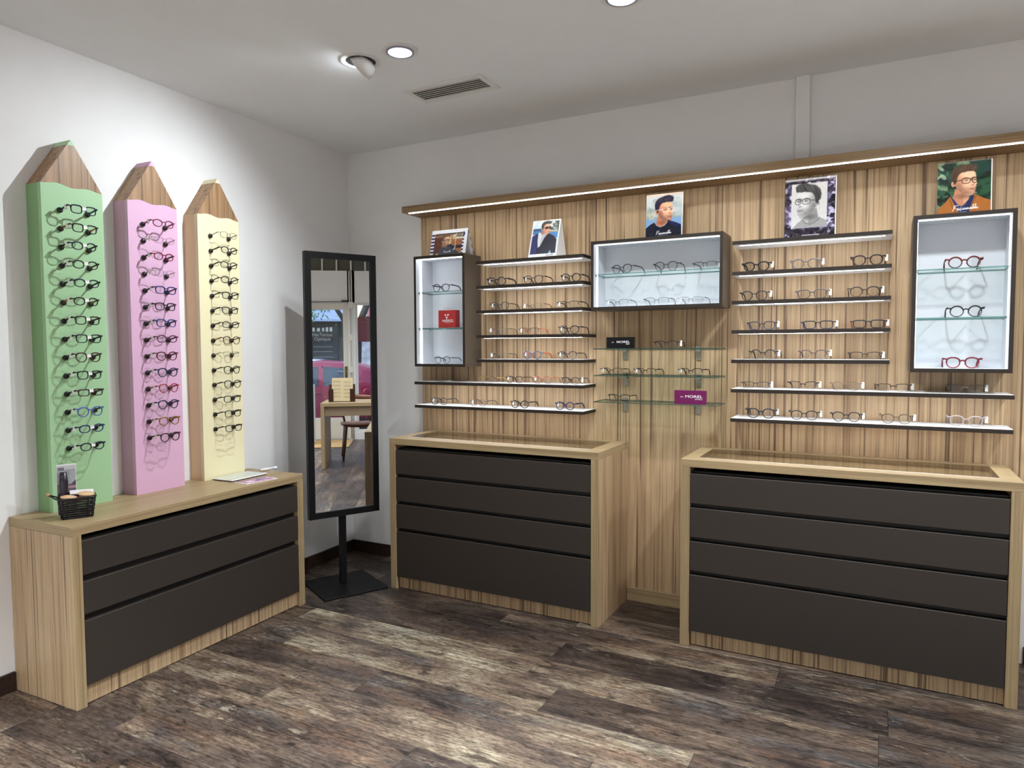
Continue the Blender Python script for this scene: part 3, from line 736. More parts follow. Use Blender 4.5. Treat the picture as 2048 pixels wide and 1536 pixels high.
row([(2.851, .152, 'black angular acetate', dict(shape='panto', col=(40, 32, 30), thick=.0017, **R_)),
     (3.124, .160, 'taupe square', dict(shape='square', col=(98, 84, 80), thick=.0019, **R_)),
     (3.356, .152, 'dark brown panto', dict(shape='panto', col=(62, 44, 34), lower=(108, 80, 58), thick=.0018, **R_))], ZR[2], 'on the third shelf of the right stack', GRt)
row([(2.89, .152, 'dark blue brown square', dict(shape='square', col=(56, 46, 50), lower=(66, 70, 104), temple=(66, 70, 104), thick=.0017, **R_)),
     (3.153, .164, 'black rectangular blue templed', dict(shape='rect', col=K, lower=(52, 54, 82), temple=(62, 74, 150), thick=.0017, hr=.66, **R_)),
     (3.375, .162, 'black rectangular red templed', dict(shape='rect', col=K, temple=(196, 64, 56), thick=.0018, hr=.66, **R_))], ZR[3], 'on the fourth shelf of the right stack', GRt)
row([(2.897, .148, 'black round topped', dict(shape='round', col=(42, 34, 32), lower=(128, 116, 108), thick=.0017, **R_)),
     (3.135, .150, 'brown violet panto', dict(shape='panto', col=(96, 76, 78), temple=(44, 38, 38), lower=(160, 146, 148), thick=.0014, **R_)),
     (3.363, .154, 'black half rim trapezoid', dict(shape='trap', col=K, rim='half', thick=.0014, **R_))], ZR[4], 'on the fifth shelf of the right stack', GRt)
row([(2.863, .152, 'fine black half rim', dict(shape='rect', col=(54, 46, 44), rim='half', thick=.0011, hr=.64, **R_)),
     (3.089, .152, 'black half rim winged', dict(shape='cat', col=(40, 34, 32), rim='half', thick=.0015, **R_)),
     (3.281, .148, 'fine rose brown round', dict(shape='round', col=(132, 108, 96), temple=(56, 46, 44), thick=.0010, hr=.84, **R_)),
     (3.486, .158, 'dark brown trapezoid', dict(shape='trap', col=(66, 48, 42), rim='half', thick=.0014, **R_)),
     (3.773, .160, 'grey rimless shaded', dict(shape='trap', col=(110, 106, 104), temple=(60, 54, 52), rim='half', thick=.0012, **R_))], ZR[5], 'on the sixth shelf of the right stack', GRt)
row([(2.89, .158, 'bold black panto', dict(shape='panto', col=(28, 24, 22), lower=(96, 84, 74), thick=.0020, **R_)),
     (3.097, .150, 'black winged panto', dict(shape='panto', col=(36, 32, 30), lower=(92, 84, 76), thick=.0016, **R_)),
     (3.287, .148, 'black octagonal', dict(shape='geo', col=(34, 30, 30), lower=(84, 78, 74), thick=.0015, **R_)),
     (3.501, .148, 'olive brown panto', dict(shape='panto', col=(98, 82, 54), lower=(128, 118, 96), thick=.0014, **R_)),
     (3.78, .154, 'clear pink crystal', dict(shape='panto', col=(214, 200, 200), temple=(150, 140, 138), thick=.0018, clear=True, **R_))], ZR[6], 'on the lowest shelf of the right stack', GRt)
row([(3.755, .148, 'dark red round', dict(shape='round', col=(112, 38, 34), lower=(96, 84, 84), thick=.0021))], 1.848, 'on the upper glass of the right display box', GM)
row([(3.766, .148, 'black to grey round', dict(shape='round', col=(30, 30, 34), lower=(100, 102, 106), thick=.0019))], 1.627, 'on the lower glass of the right display box', GM)
row([(3.759, .154, 'crimson red panto', dict(shape='panto', col=(126, 26, 44), lower=(168, 62, 76), thick=.0020))], 1.3945, 'on the floor of the right display box', GM)

NTH = ['top pair', 'second from top', 'third from top', 'fourth from top', 'fifth from top', 'sixth from top', 'seventh from top', 'eighth from top', 'ninth from top', 'tenth from top', 'eleventh from top', 'third from bottom', 'second from bottom', 'bottom pair']
DB = (28, 44, 74); DK = (26, 28, 32); DBR = (52, 34, 28)
KIDS = [
 ('green', -2.201+0.139, [('navy rectangular', 'square', DB, DB), ('black amber templed', 'square', DK, (176, 112, 48)), ('dark teal oval', 'oval', (26, 44, 52), DK), ('dark brown oval', 'oval', (46, 34, 32), (86, 54, 38)),
   ('dark navy oval', 'oval', (26, 36, 52), DK), ('black brown oval', 'oval', (38, 30, 30), (150, 92, 44)), ('brown rectangular', 'square', (48, 34, 30), DBR), ('black teal rectangular', 'square', (24, 36, 42), DK),
   ('wine brown panto', 'panto', (84, 40, 34), DBR), ('dark green rectangular', 'square', (28, 48, 48), DK), ('black red rectangular', 'rect', (62, 32, 34), DK), ('sky blue panto', 'panto', (98, 128, 204), DK),
   ('royal blue oval', 'oval', (36, 52, 112), (30, 36, 70)), ('navy oval', 'oval', (28, 34, 60), DK)]),
 ('pink', -1.7967+0.1385, [('magenta pink oval', 'oval', (150, 62, 104), (150, 80, 110)), ('pale pink fine', 'oval', (206, 150, 176), (190, 150, 170)), ('raspberry oval', 'oval', (152, 44, 82), (96, 34, 52)), ('pale lilac fine', 'oval', (186, 156, 178), (204, 110, 128)),
   ('violet blue', 'square', (58, 54, 132), (60, 40, 90)), ('dark purple', 'square', (52, 36, 58), (70, 38, 60)), ('blue violet square', 'square', (56, 74, 140), (50, 50, 84)), ('plum oval', 'oval', (104, 56, 88), (70, 40, 56)),
   ('burgundy round', 'panto', (110, 40, 56), (90, 60, 66)), ('dark blue panto', 'panto', (52, 56, 100), (58, 56, 90)), ('red rose round', 'geo', (196, 84, 100), (190, 90, 104)), ('navy angular', 'geo', (44, 46, 92), (40, 36, 60)),
   ('gold brown panto', 'panto', (168, 118, 74), (150, 96, 70)), ('black wine', 'panto', (60, 34, 44), (96, 32, 44))]),
 ('yellow', -1.3929+0.1408, [('fine silver', 'oval', (150, 142, 124), (110, 100, 84)), ('black oval', 'oval', (44, 42, 38), K), ('black brown', 'oval', (50, 44, 38), K), ('bronze oval', 'oval', (86, 68, 46), (60, 48, 34)),
   ('black rectangular', 'square', (34, 34, 36), K), ('grey black', 'square', (58, 56, 54), K), ('black grey', 'oval', (48, 46, 42), (70, 52, 34)), ('brown amber templed', 'panto', (92, 66, 42), (150, 92, 48)),
   ('fine pale beige', 'rect', (176, 164, 136), (150, 136, 108)), ('olive dark', 'panto', (60, 54, 38), (54, 46, 32)), ('slate grey angular', 'geo', (70, 68, 66), (56, 50, 44)), ('black with long label', 'square', (36, 34, 34), K),
   ('dark square', 'square', (44, 40, 34), K), ('black square', 'square', (38, 34, 32), K)])]
for nm, yc, lst in KIDS:
    for i, (desc, shp, c, tc_) in enumerate(lst):
        z = 2.12-0.0822*i
        w = 0.130; lw = w*0.355
        lh = lw*{'round': 0.93, 'panto': 0.88, 'rect': 0.60, 'square': 0.76, 'oval': 0.72, 'geo': 0.90}[shp]
        fine = desc.startswith('fine') or desc.startswith('pale'); th = 0.0009 if fine else (0.0014 if nm == 'yellow' else 0.0017)
        hz = lh/2+th + lh*(0.30 if shp in ('round', 'geo', 'oval') else 0.36) + 0.001
        dz = -(0.006 if nm == 'green' and i > 9 else 0.0)
        eyeglasses(LW(0.1065+0.078, yc+0.003*math.sin(i*2.1), z-hz+0.016), math.pi/2+LA+0.04*math.sin(i*1.7+len(nm)), "%s children's glasses, %s on the %s pencil board" % (desc, NTH[i], nm),
                   "children's glasses on the %s board" % nm, shape=shp, w=w, col=c, temple=tc_, thick=th, mode='peg', tagside='l' if nm != 'yellow' else None, tag2=(nm == 'green' and i != 11), rim='half' if desc == 'fine pale beige' else 'full')

# ------------------------------------------------------------------ printed pictures (flat print: colour per vertex of a fine grid)
PRINT = bpy.data.materials.new('printed_photo'); PRINT.use_nodes = True
_n = PRINT.node_tree.nodes; _l = PRINT.node_tree.links; _b = _n['Principled BSDF']; _b.inputs['Roughness'].default_value = 0.35
_a = _n.new('ShaderNodeVertexColor'); _a.layer_name = 'print'; _l.new(_a.outputs['Color'], _b.inputs['Base Color'])
GLOSSY_PRINT = PRINT.copy(); GLOSSY_PRINT.name = 'glossy_printed_photo'
GLOSSY_PRINT.node_tree.nodes['Principled BSDF'].inputs['Roughness'].default_value = 0.12

class Canvas:
    def __init__(s, w, h, n, bgc, seed=1):
        s.w, s.h = w, h; s.nx = n; s.ny = max(2, int(round(n*h/w)))
        s.X, s.Y = np.meshgrid(np.linspace(0, w/h, s.nx), np.linspace(0, 1, s.ny))     # units: picture height = 1
        s.C = np.zeros((s.ny, s.nx, 3)); s.C[:] = np.array(bgc, float); s.rng = np.random.RandomState(seed); s.a = w/h
        s.px = 1.0/s.ny
    def blend(s, mask, c, k=1.0):
        m = (np.clip(mask, 0, 1)*k)[..., None]; s.C = s.C*(1-m) + np.array(c, float)*m
    def ell(s, cx, cy, rx, ry, c, k=1.0, rot=0.0, soft=1.0):
        dx, dy = s.X-cx, s.Y-cy; ca, sa = math.cos(rot), math.sin(rot)
        d = np.hypot((dx*ca+dy*sa)/rx, (-dx*sa+dy*ca)/ry); s.blend((1-d)*min(rx, ry)/(s.px*soft)+.5, c, k)
    def poly(s, pts, c, k=1.0):
        ins = np.zeros(s.X.shape, bool); n = len(pts); dmin = np.full(s.X.shape, 9.0)
        for i in range(n):
            x0, y0 = pts[i]; x1, y1 = pts[(i+1) % n]
            cond = ((y0 > s.Y) != (y1 > s.Y)); xi = (x1-x0)*(s.Y-y0)/((y1-y0) if y1 != y0 else 1e-9)+x0
            ins ^= cond & (s.X < xi); dmin = np.minimum(dmin, s.seg(x0, y0, x1, y1))
        s.blend(np.where(ins, .5+dmin/s.px, .5-dmin/s.px), c, k)
    def seg(s, x0, y0, x1, y1):
        dx, dy = x1-x0, y1-y0; L = dx*dx+dy*dy or 1e-9
        t = np.clip(((s.X-x0)*dx+(s.Y-y0)*dy)/L, 0, 1); return np.hypot(s.X-x0-t*dx, s.Y-y0-t*dy)
    def stroke(s, pts, wd, c, k=1.0):
        d = np.full(s.X.shape, 9.0)
        for (x0, y0), (x1, y1) in zip(pts[:-1], pts[1:]): d = np.minimum(d, s.seg(x0, y0, x1, y1))
        s.blend((wd/2-d)/s.px+.5, c, k)
    def rect(s, x0, x1, y0, y1, c, k=1.0): s.poly([(x0, y0), (x1, y0), (x1, y1), (x0, y1)], c, k)
    def vgrad(s, y0, y1, c0, c1, k=1.0):
        m = ((s.Y >= y0) & (s.Y <= y1)).astype(float); f = np.clip((s.Y-y0)/(y1-y0), 0, 1)[..., None]
        col = np.array(c0)*(1-f)+np.array(c1)*f; mm = (m*k)[..., None]; s.C = s.C*(1-mm)+col*mm
    def mottle(s, x0, x1, y0, y1, cols, size, count, k=.8, elong=1.0):
        for _ in range(count):
            c = cols[s.rng.randint(len(cols))]; r = size*s.rng.uniform(.4, 1.2)
            xx, yy = s.rng.uniform(x0, x1), s.rng.uniform(y0, y1)
            keep = s.C.copy(); s.ell(xx, yy, r*elong, r, c, k, s.rng.uniform(0, 3), 1.5)
            out = (s.X < x0) | (s.X > x1) | (s.Y < y0) | (s.Y > y1); s.C[out] = keep[out]
    def blur(s, times, box):
        x0, x1, y0, y1 = box; m = ((s.X >= x0) & (s.X <= x1) & (s.Y >= y0) & (s.Y <= y1))
        for _ in range(times):
            K_ = np.pad(s.C, ((1, 1), (1, 1), (0, 0)), 'edge'); B = sum(K_[i:i+s.ny, j:j+s.nx] for i in range(3) for j in range(3))/9.0
            s.C = np.where(m[..., None], B, s.C)
    def grain(s, x0, x1, y0, y1, amp):
        m = ((s.X >= x0) & (s.X <= x1) & (s.Y >= y0) & (s.Y <= y1)); s.C = np.where(m[..., None], s.C*(1+s.rng.normal(0, amp, s.C.shape[:2]))[..., None], s.C)
    def script(s, x, y, sc, c):
        """handwritten style wordmark"""
        st = [[(0, .0), (.06, .1), (.12, .32), (.17, .42)], [(.06, .38), (.2, .46), (.42, .44)], [(.08, .22), (.26, .24)]]
        X = .34; st.append([(X+.12, .18), (X+.04, .2), (X, .08), (X+.06, .02), (X+.12, .14), (X+.14, .02), (X+.2, .06)])
        st.append([(X+.34, .17), (X+.26, .18), (X+.22, .08), (X+.28, .02), (X+.36, .05)]); st.append([(X+.28, .0), (X+.26, -.06)])
        st.append([(X+.48, .17), (X+.41, .1), (X+.46, .02), (X+.54, .09), (X+.48, .17)])
        for j in range(2):
            q = X+.58+j*.2; st.append([(q, .02), (q+.03, .17), (q+.04, .05), (q+.1, .17), (q+.13, .03), (q+.18, .06)])
        q = X+1.0; st.append([(q+.12, .17), (q+.04, .18), (q, .08), (q+.06, .02), (q+.12, .14), (q+.14, .02), (q+.2, .06)])
        st.append([(q+.2, .06), (q+.3, .42), (q+.25, .4), (q+.23, .05), (q+.3, .03), (q+.33, .12), (q+.27, .16)])
        st.append([(q+.36, .08), (q+.48, .44), (q+.43, .42), (q+.4, .04), (q+.46, .04)]); st.append([(q+.48, .07), (q+.56, .15), (q+.5, .17), (q+.48, .06), (q+.56, .02), (q+.66, .08)])
        for p in st: s.stroke([(x+a*sc, y+b*sc+a*sc*.04) for a, b in p], max(s.px*1.3, .012*(sc > .12)), c, .95)
    def mesh(s, name, M, material):
        """lay the picture on a plane: M maps (x right, y up) in metres"""
        xs = s.X*s.h; ys = s.Y*s.h; P = np.stack([xs.ravel(), ys.ravel(), np.zeros(xs.size), np.ones(xs.size)], 1)
        V = (np.array(M) @ P.T).T[:, :3]; nx, ny = s.nx, s.ny
        i = np.arange((ny-1)*nx).reshape(ny-1, nx)[:, :-1].ravel(); F = np.stack([i, i+1, i+nx+1, i+nx], 1)
        me = bpy.data.meshes.new(name); me.from_pydata(V.tolist(), [], F.tolist()); me.materials.append(material)
        K_ = np.pad(s.C, ((1, 1), (1, 1), (0, 0)), 'edge'); s.C = sum(K_[i:i+s.ny, j:j+s.nx]*wt for i, j, wt in ((0, 1, .12), (2, 1, .12), (1, 0, .12), (1, 2, .12), (1, 1, .52)))
        s.C = s.C*(1+s.rng.normal(0, .035, s.C.shape[:2]))[..., None]
        at = me.color_attributes.new('print', 'FLOAT_COLOR', 'POINT'); c = np.clip(s.C, 0, 255)/255.0
        c = np.where(c <= .04045, c/12.92, ((c+.055)/1.055)**2.4).reshape(-1, 3)
        at.data.foreach_set('color', np.concatenate([c, np.ones((len(c), 1))], 1).ravel().astype(np.float32)); me.update()
        return me

def portrait(cv, cx, cy, s, d, skin, shade, hair, frame, lensc=None, beard=0.0, quiff=0.0, part=None, fw_=.012):
    """three quarter head; cx, cy centre of the face, s = head height, d = +1 looks right, -1 looks left"""
    P = lambda pts: [(cx+d*x*s, cy+y*s) for x, y in pts]
    dk = lambda c, k: tuple(v*k for v in c)
    cv.poly(P([(-.27, -.2), (.14, -.36), (.2, -.85), (-.40, -.85)]), shade)                                   # neck
    cv.poly(P([(-.02, -.3), (.14, -.42), (.2, -.85), (.0, -.85)]), skin, .45)
    cv.ell(cx-d*.02*s, cy-.50*s, .22*s, .09*s, dk(shade, .72), .8, soft=9)
    face = [(-.34, .30), (-.30, .44), (-.05, .50), (.22, .47), (.36, .34), (.385, .16), (.37, .07), (.425, -.06), (.385, -.11), (.39, -.17), (.37, -.22), (.38, -.27), (.355, -.32), (.345, -.41), (.28, -.48),
            (.17, -.50), (.06, -.46), (-.08, -.36), (-.22, -.2), (-.31, -.03)]
    keep = cv.C.copy(); cv.poly(P(face), skin); flat = cv.C.copy()
    cv.ell(cx-d*.22*s, cy-.02*s, .20*s, .40*s, shade, .85, soft=22); cv.ell(cx+d*.02*s, cy-.36*s, .24*s, .14*s, shade, .6, soft=18)
    cv.ell(cx+d*.10*s, cy+.30*s, .16*s, .10*s, tuple(min(255, v*1.08) for v in skin), .5, soft=16); cv.ell(cx+d*.12*s, cy-.06*s, .10*s, .08*s, tuple(min(255, v*1.05) for v in skin), .5, soft=12)
    if beard:
        for bx, by, rx, ry in ((-.16, -.18, .13, .16), (-.02, -.34, .16, .12), (.18, -.42, .17, .085), (.25, -.205, .12, .03), (.34, -.30, .04, .10)): cv.ell(cx+d*bx*s, cy+by*s, rx*s, ry*s, dk(hair, .95), beard, soft=9)
    inside = (np.abs(flat-keep).sum(2) > 2); cv.C = np.where(inside[..., None], cv.C, keep)                        # shading stays on the face
    cv.ell(cx-d*.335*s, cy-.02*s, .06*s, .11*s, skin); cv.ell(cx-d*.33*s, cy-.03*s, .032*s, .07*s, dk(shade, .85))   # ear
    cv.stroke(P([(.27, .06), (.33, -.06), (.30, -.105), (.22, -.10)]), .022*s, shade, .85); cv.ell(cx+d*.275*s, cy-.115*s, .04*s, .016*s, dk(shade, .6), .8)
    cv.stroke(P([(.17, -.262), (.25, -.25), (.355, -.262)]), .022*s, dk(shade, .52)); cv.ell(cx+d*.265*s, cy-.292*s, .075*s, .018*s, (shade[0]*1.02, shade[1]*.86, shade[2]*.86), .7)
    for ex in (.07, .315):
        cv.ell(cx+d*ex*s, cy+.085*s, .085*s, .045*s, shade, .7, soft=5)
        cv.stroke(P([(ex-.10, .14), (ex-.01, .172), (ex+.075, .15)]), .032*s, dk(hair, .9), .9)                  # brow
        cv.ell(cx+d*ex*s, cy+.07*s, .044*s, .016*s, (206, 200, 194), .55); cv.ell(cx+d*(ex+.014)*s, cy+.071*s, .018*s, .018*s, (40, 32, 30)); cv.stroke(P([(ex-.05, .078), (ex, .095), (ex+.05, .082)]), .012*s, dk(hair, .6), .8)
    hp = [(-.29, -.06), (-.33, .04), (-.40, .12), (-.425, .30), (-.38, .48), (-.26, .60), (-.10, .655), (.05, .67+quiff*.5), (.20, .66+quiff), (.34, .615+quiff), (.43, .53+quiff), (.41, .43), (.36, .405), (.30, .415), (.22, .40), (.12, .42), (.02, .395), (-.08, .38), (-.15, .32), (-.20, .22), (-.225, .10), (-.24, .0)]
    cv.poly(P(hp), hair)
    hi = tuple(min(255, v*1.5+18) for v in hair); lo = dk(hair, .6); R = cv.rng
    for j in range(46):
        x0 = R.uniform(-.36, .30); y0 = R.uniform(.36, .50); cv.stroke(P([(x0, y0), (x0+.05, y0+.08+quiff*.4), (x0+R.uniform(.08, .16), min(y0+.16+quiff*.7, .64+quiff))]), .013*s, hi if j % 2 else lo, .5)
    for j in range(12): cv.stroke(P([(-.40+.012*j, .10+.03*j), (-.32+.012*j, .16+.03*j)]), .012*s, lo, .5)
    bx = sorted((cx-d*.46*s, cx+d*.46*s)); cv.blur(1, (bx[0], bx[1], cy-.9*s, cy+.75*s))
    # glasses
    for ex, rx in ((.07, .135), (.345, .085)):
        pts = [(ex+rx*math.copysign(abs(math.cos(a))**.75, math.cos(a)), .06+.095*math.copysign(abs(math.sin(a))**.75, math.sin(a))) for a in np.linspace(0, 2*math.pi, 22)]
        if lensc: cv.poly(P(pts), lensc, .92)
        cv.stroke(P(pts), fw_*.85, frame)
    cv.stroke(P([(.2, .10), (.265, .10)]), fw_, frame); cv.stroke(P([(-.06, .10), (-.33, .07)]), fw_, frame)

def pic1():
    cv = Canvas(0.27, 0.175, 190, (232, 236, 244), 3); a = cv.a
    cv.rect(.10*a, .88*a, 0, .86, (150, 104, 70)); cv.rect(.10*a, .32*a, 0, .72, (92, 52, 40)); cv.rect(.44*a, .58*a, .28, .80, (196, 158, 96)); cv.rect(.46*a, .56*a, .40, .72, (214, 190, 128))
    cv.rect(.60*a, .87*a, .62, .82, (214, 208, 190)); cv.rect(.70*a, .86*a, .70, .78, (96, 100, 96)); cv.rect(.60*a, .87*a, .46, .60, (160, 96, 58)); cv.rect(.66*a, .88*a, .26, .38, (40, 30, 26)); cv.rect(.12*a, .86*a, .80, .86, (60, 54, 52))
    cv.rect(.68*a, .705*a, .34, .84, (220, 190, 150)); cv.mottle(.12*a, .86*a, .3, .8, [(120, 80, 52), (178, 128, 84), (84, 56, 42)], .03, 40, .35)
    for i in range(7): cv.rect(.0, .10*a, i*.13, i*.13+.065, (34, 40, 84)); cv.rect(.88*a, .925*a, i*.13+.03, i*.13+.095, (34, 40, 84))
    cv.ell(.915*a, .79, .05, .05, (44, 44, 110))
    sx = .40*a
    portrait(cv, sx+.02, .56, .42, 1, (222, 186, 158), (170, 126, 100), (96, 76, 54), (30, 26, 26), beard=.35, fw_=.014)
    cv.poly([(sx-.26, 0), (sx-.24, .22), (sx-.10, .33), (sx-.05, .35), (sx+.02, .31), (sx+.10, .34), (sx+.20, .42), (sx+.34, .36), (sx+.42, .24), (sx+.64, .10), (sx+.60, 0)], (66, 70, 82))
    cv.poly([(sx+.02, .36), (sx+.24, .44), (sx+.38, .36), (sx+.42, .26), (sx+.34, .24), (sx+.22, .36)], (30, 34, 62)); cv.stroke([(sx+.40, .20), (sx+.47, .32)], .03, (232, 232, 232)); cv.stroke([(sx+.50, .14), (sx+.62, .08)], .05, (52, 60, 84))
    cv.ell(sx-.30, .06, .07, .05, (196, 160, 132)); cv.poly([(sx+.2, .0), (sx+.36, .0), (sx+.34, .14), (sx+.24, .18)], (58, 60, 74))
    cv.script(sx-.02, .12, .16, (236, 236, 238)); return cv
def pic2():
    cv = Canvas(0.184, 0.245, 136, (226, 230, 232), 5); a = cv.a
    cv.rect(.05*a, .95*a, .10, .97, (196, 222, 236)); cv.vgrad(.66, .97, (170, 208, 232), (226, 238, 244), .0)
    cv.rect(.05*a, .95*a, .62, .76, (70, 122, 180)); cv.rect(.05*a, .45*a, .72, .78, (52, 78, 110)); cv.mottle(.64*a, .95*a, .64, .96, [(46, 60, 44), (92, 98, 70), (206, 200, 170), (30, 40, 34)], .03, 60, .8)
    cv.rect(.60*a, .95*a, .50, .66, (84, 144, 206)); cv.poly([(.62*a, .74), (.95*a, .68), (.95*a, .66), (.6*a, .68)], (196, 190, 160)); cv.mottle(.05*a, .45*a, .8, .97, [(232, 240, 244), (180, 212, 232)], .03, 18, .6, 2)
    portrait(cv, .50*a, .765, .31, 1, (232, 180, 148), (190, 128, 98), (30, 24, 24), (20, 16, 16), lensc=(26, 20, 20), fw_=.010)
    cv.poly([(.05*a, .10), (.05*a, .58), (.20*a, .64), (.30*a, .66), (.42*a, .46), (.62*a, .64), (.82*a, .56), (.93*a, .46), (.95*a, .10)], (22, 24, 42))
    cv.poly([(.05*a, .10), (.05*a, .57), (.20*a, .63), (.27*a, .50), (.26*a, .10)], (38, 46, 100)); cv.poly([(.25*a, .66), (.31*a, .68), (.42*a, .58), (.54*a, .63), (.40*a, .36), (.30*a, .26), (.26*a, .46)], (212, 216, 220))
    cv.poly([(.40*a, .62), (.55*a, .64), (.36*a, .28), (.34*a, .30)], (184, 190, 198)); cv.poly([(.70*a, .10), (.75*a, .19), (.80*a, .10)], (120, 176, 206))
    cv.script(.62*a, .035, .10, (90, 96, 106)); return cv
def pic3():
    cv = Canvas(0.199, 0.245, 146, (186, 198, 206), 7); a = cv.a
    cv.vgrad(.0, .45, (112, 152, 196), (128, 164, 202)); cv.vgrad(.45, .98, (150, 162, 160), (206, 212, 214)); cv.mottle(0, a, .48, .9, [(172, 182, 184), (140, 152, 142), (196, 204, 208)], .07, 40, .5, 1.6); cv.rect(0, a, .95, 1, (232, 214, 198))
    cv.mottle(0, .25*a, .42, .6, [(196, 192, 166), (170, 176, 160)], .04, 14, .6)
    portrait(cv, .50*a, .60, .50, 1, (234, 176, 138), (188, 120, 88), (44, 40, 58), (228, 222, 216), beard=.30, quiff=.06, fw_=.012)
    cv.poly([(0, 0), (0, .24), (.12*a, .32), (.25*a, .37), (.30*a, .30), (.40*a, .255), (.52*a, .28), (.60*a, .35), (.62*a, .40), (.82*a, .34), (.98*a, .28), (a, 0)], (22, 26, 42)); cv.poly([(.62*a, .39), (.82*a, .34), (.98*a, .28), (.9*a, .22), (.7*a, .3)], (26, 34, 78))
    cv.stroke([(.25*a, .37), (.30*a, .30), (.40*a, .255), (.52*a, .28), (.60*a, .35)], .012, (170, 168, 184)); cv.script(.30*a, .085, .17, (240, 240, 242)); cv.stroke([(.34*a, .06), (.64*a, .075)], .006, (150, 156, 170)); return cv
def pic4():
    cv = Canvas(0.232, 0.305, 150, (70, 64, 84), 11); a = cv.a
    cv.mottle(0, a, 0, 1, [(30, 26, 36), (52, 46, 60), (172, 162, 200), (120, 112, 146), (20, 18, 26), (86, 80, 104), (200, 194, 222)], .028, 420, .85, 1.7); cv.mottle(0, a, 0, .16, [(24, 20, 28), (44, 40, 50), (70, 66, 78)], .03, 60, .8, 2)
    x0, x1, y0, y1 = .13*a, .84*a, .17, .91; cv.rect(x0, x1, y0, y1, (202, 202, 202)); keep = cv.C.copy()
    portrait(cv, .47*a, .58, .46, -1, (206, 206, 206), (140, 140, 140), (66, 66, 66), (58, 58, 58), beard=.22, quiff=.07, fw_=.010)
    cv.poly([(x0+.02, y0), (x0+.10, .26), (x0+.17, .31), (x0+.22, .25), (.52*a, .22), (.66*a, .28), (.70*a, .33), (x1, .27), (x1, y0)], (150, 150, 150))
    cv.stroke([(x0+.17, .31), (x0+.22, .25), (.52*a, .22), (.66*a, .28), (.70*a, .33)], .014, (112, 112, 112)); cv.stroke([(x0+.2, .2), (x0+.26, .235), (.6*a, .24)], .01, (128, 128, 128), .6); out = (cv.X < x0) | (cv.X > x1) | (cv.Y < y0) | (cv.Y > y1); cv.C[out] = keep[out]
    for i in range(9): cv.stroke([(.36*a+i*.03, .05), (.36*a+i*.03+.018, .052)], .014, (210, 206, 216), .8)
    return cv
def pic5():
    cv = Canvas(0.206, 0.245, 146, (30, 52, 40), 13); a = cv.a
    cv.mottle(0, a, .1, 1, [(18, 36, 28), (44, 84, 58), (26, 60, 48), (120, 150, 116), (14, 24, 22), (36, 58, 60)], .06, 90, .8, 2.2); cv.mottle(0, .2*a, .35, .95, [(170, 190, 160), (90, 126, 90)], .03, 10, .7, 2)
    portrait(cv, .50*a, .60, .50, 1, (236, 188, 156), (190, 132, 102), (74, 56, 44), (22, 20, 22), beard=.26, quiff=.02, fw_=.013)
    cv.poly([(0, 0), (.02*a, .14), (.14*a, .24), (.25*a, .36), (.32*a, .24), (.44*a, .14), (.58*a, .24), (.70*a, .38), (.86*a, .29), (a, .24), (a, 0)], (166, 102, 46)); cv.poly([(.26*a, .34), (.32*a, .30), (.40*a, .19), (.46*a, .15), (.54*a, .22), (.66*a, .36), (.70*a, .34), (.58*a, 0), (.44*a, 0)], (34, 42, 82)); cv.stroke([(.31*a, .3), (.4*a, .17), (.46*a, .13), (.56*a, .2)], .012, (60, 76, 120))
    cv.stroke([(.24*a, .3), (.32*a, .1), (.4*a, 0)], .012, (112, 66, 30)); cv.stroke([(.74*a, .35), (.62*a, .12), (.6*a, 0)], .012, (112, 66, 30))
    cv.script(.30*a, .085, .20, (240, 240, 240)); cv.stroke([(.42*a, .05), (.56*a, .055)], .008, (160, 200, 220)); return cv

CARD = mat('white_card', (232, 234, 236), 0.5)
NAVY = mat('navy_card_stripe', (34, 40, 84), 0.5)
def easel(name, label, cv, x0, zb, yb, yt, spread, material, stripes=False):
    """tent shaped card: printed front leaning back, rear leaf and open side"""
    w = cv.w; hh = math.sqrt(max(1e-6, cv.h**2-(yt-yb)**2)); t = thing(name, label, 'poster', (x0, 0, zb+0.0005), group='brand portrait cards on the display wall')
    n = Vector((0, -hh, (yt-yb))).normalized()*0.0008
    m = MB(); m.prism([(yb, 0), (yt, hh), (yt+0.003, hh), (yb+0.003, 0)], 'x', 0, w); m.build('front_leaf', CARD, t)
    o = bpy.data.objects.new('printed_picture', cv.mesh('printed_picture', plane_matrix((0, yb-0.0006, 0.0002), (1, 0, 0), (0, yt-yb, hh)), material)); COL.objects.link(o); o.parent = t
    yr = yt+spread
    m = MB(); m.prism([(yr-0.003, 0), (yt+0.0005, hh-0.001), (yt+0.0034, hh-0.001), (yr, 0)], 'x', 0, w); m.build('rear_leaf', CARD, t)
    if stripes:
        for i in range(4):
            f = i/4+.06; m = MB(); q0, q1 = f, f+.12
            m.prism([(yr+(yt-yr)*q0-.004, hh*q0), (yr+(yt-yr)*q1-.004, hh*q1), (yr+(yt-yr)*q1+.0005, hh*q1), (yr+(yt-yr)*q0+.0005, hh*q0)], 'x', w, w+0.0012); m.build('stripe', NAVY, t)
    else:
        m = MB(); m.prism([(yb+.003, .001), (yt+.0015, hh-.003), (yr-.003, .001)], 'x', w-0.004, w-0.003); m.build('side_gusset', CARD, t)
    return t
easel('portrait_card', 'landscape tent card of a man in a grey sweater above the left box', pic1(), 0.834, 2.0868, -0.185, -0.145, 0.07, PRINT, True)
easel('portrait_card', 'tent card of a man in sunglasses and navy suit', pic2(), 1.556, 2.029, -0.205, -0.125, 0.075, PRINT)
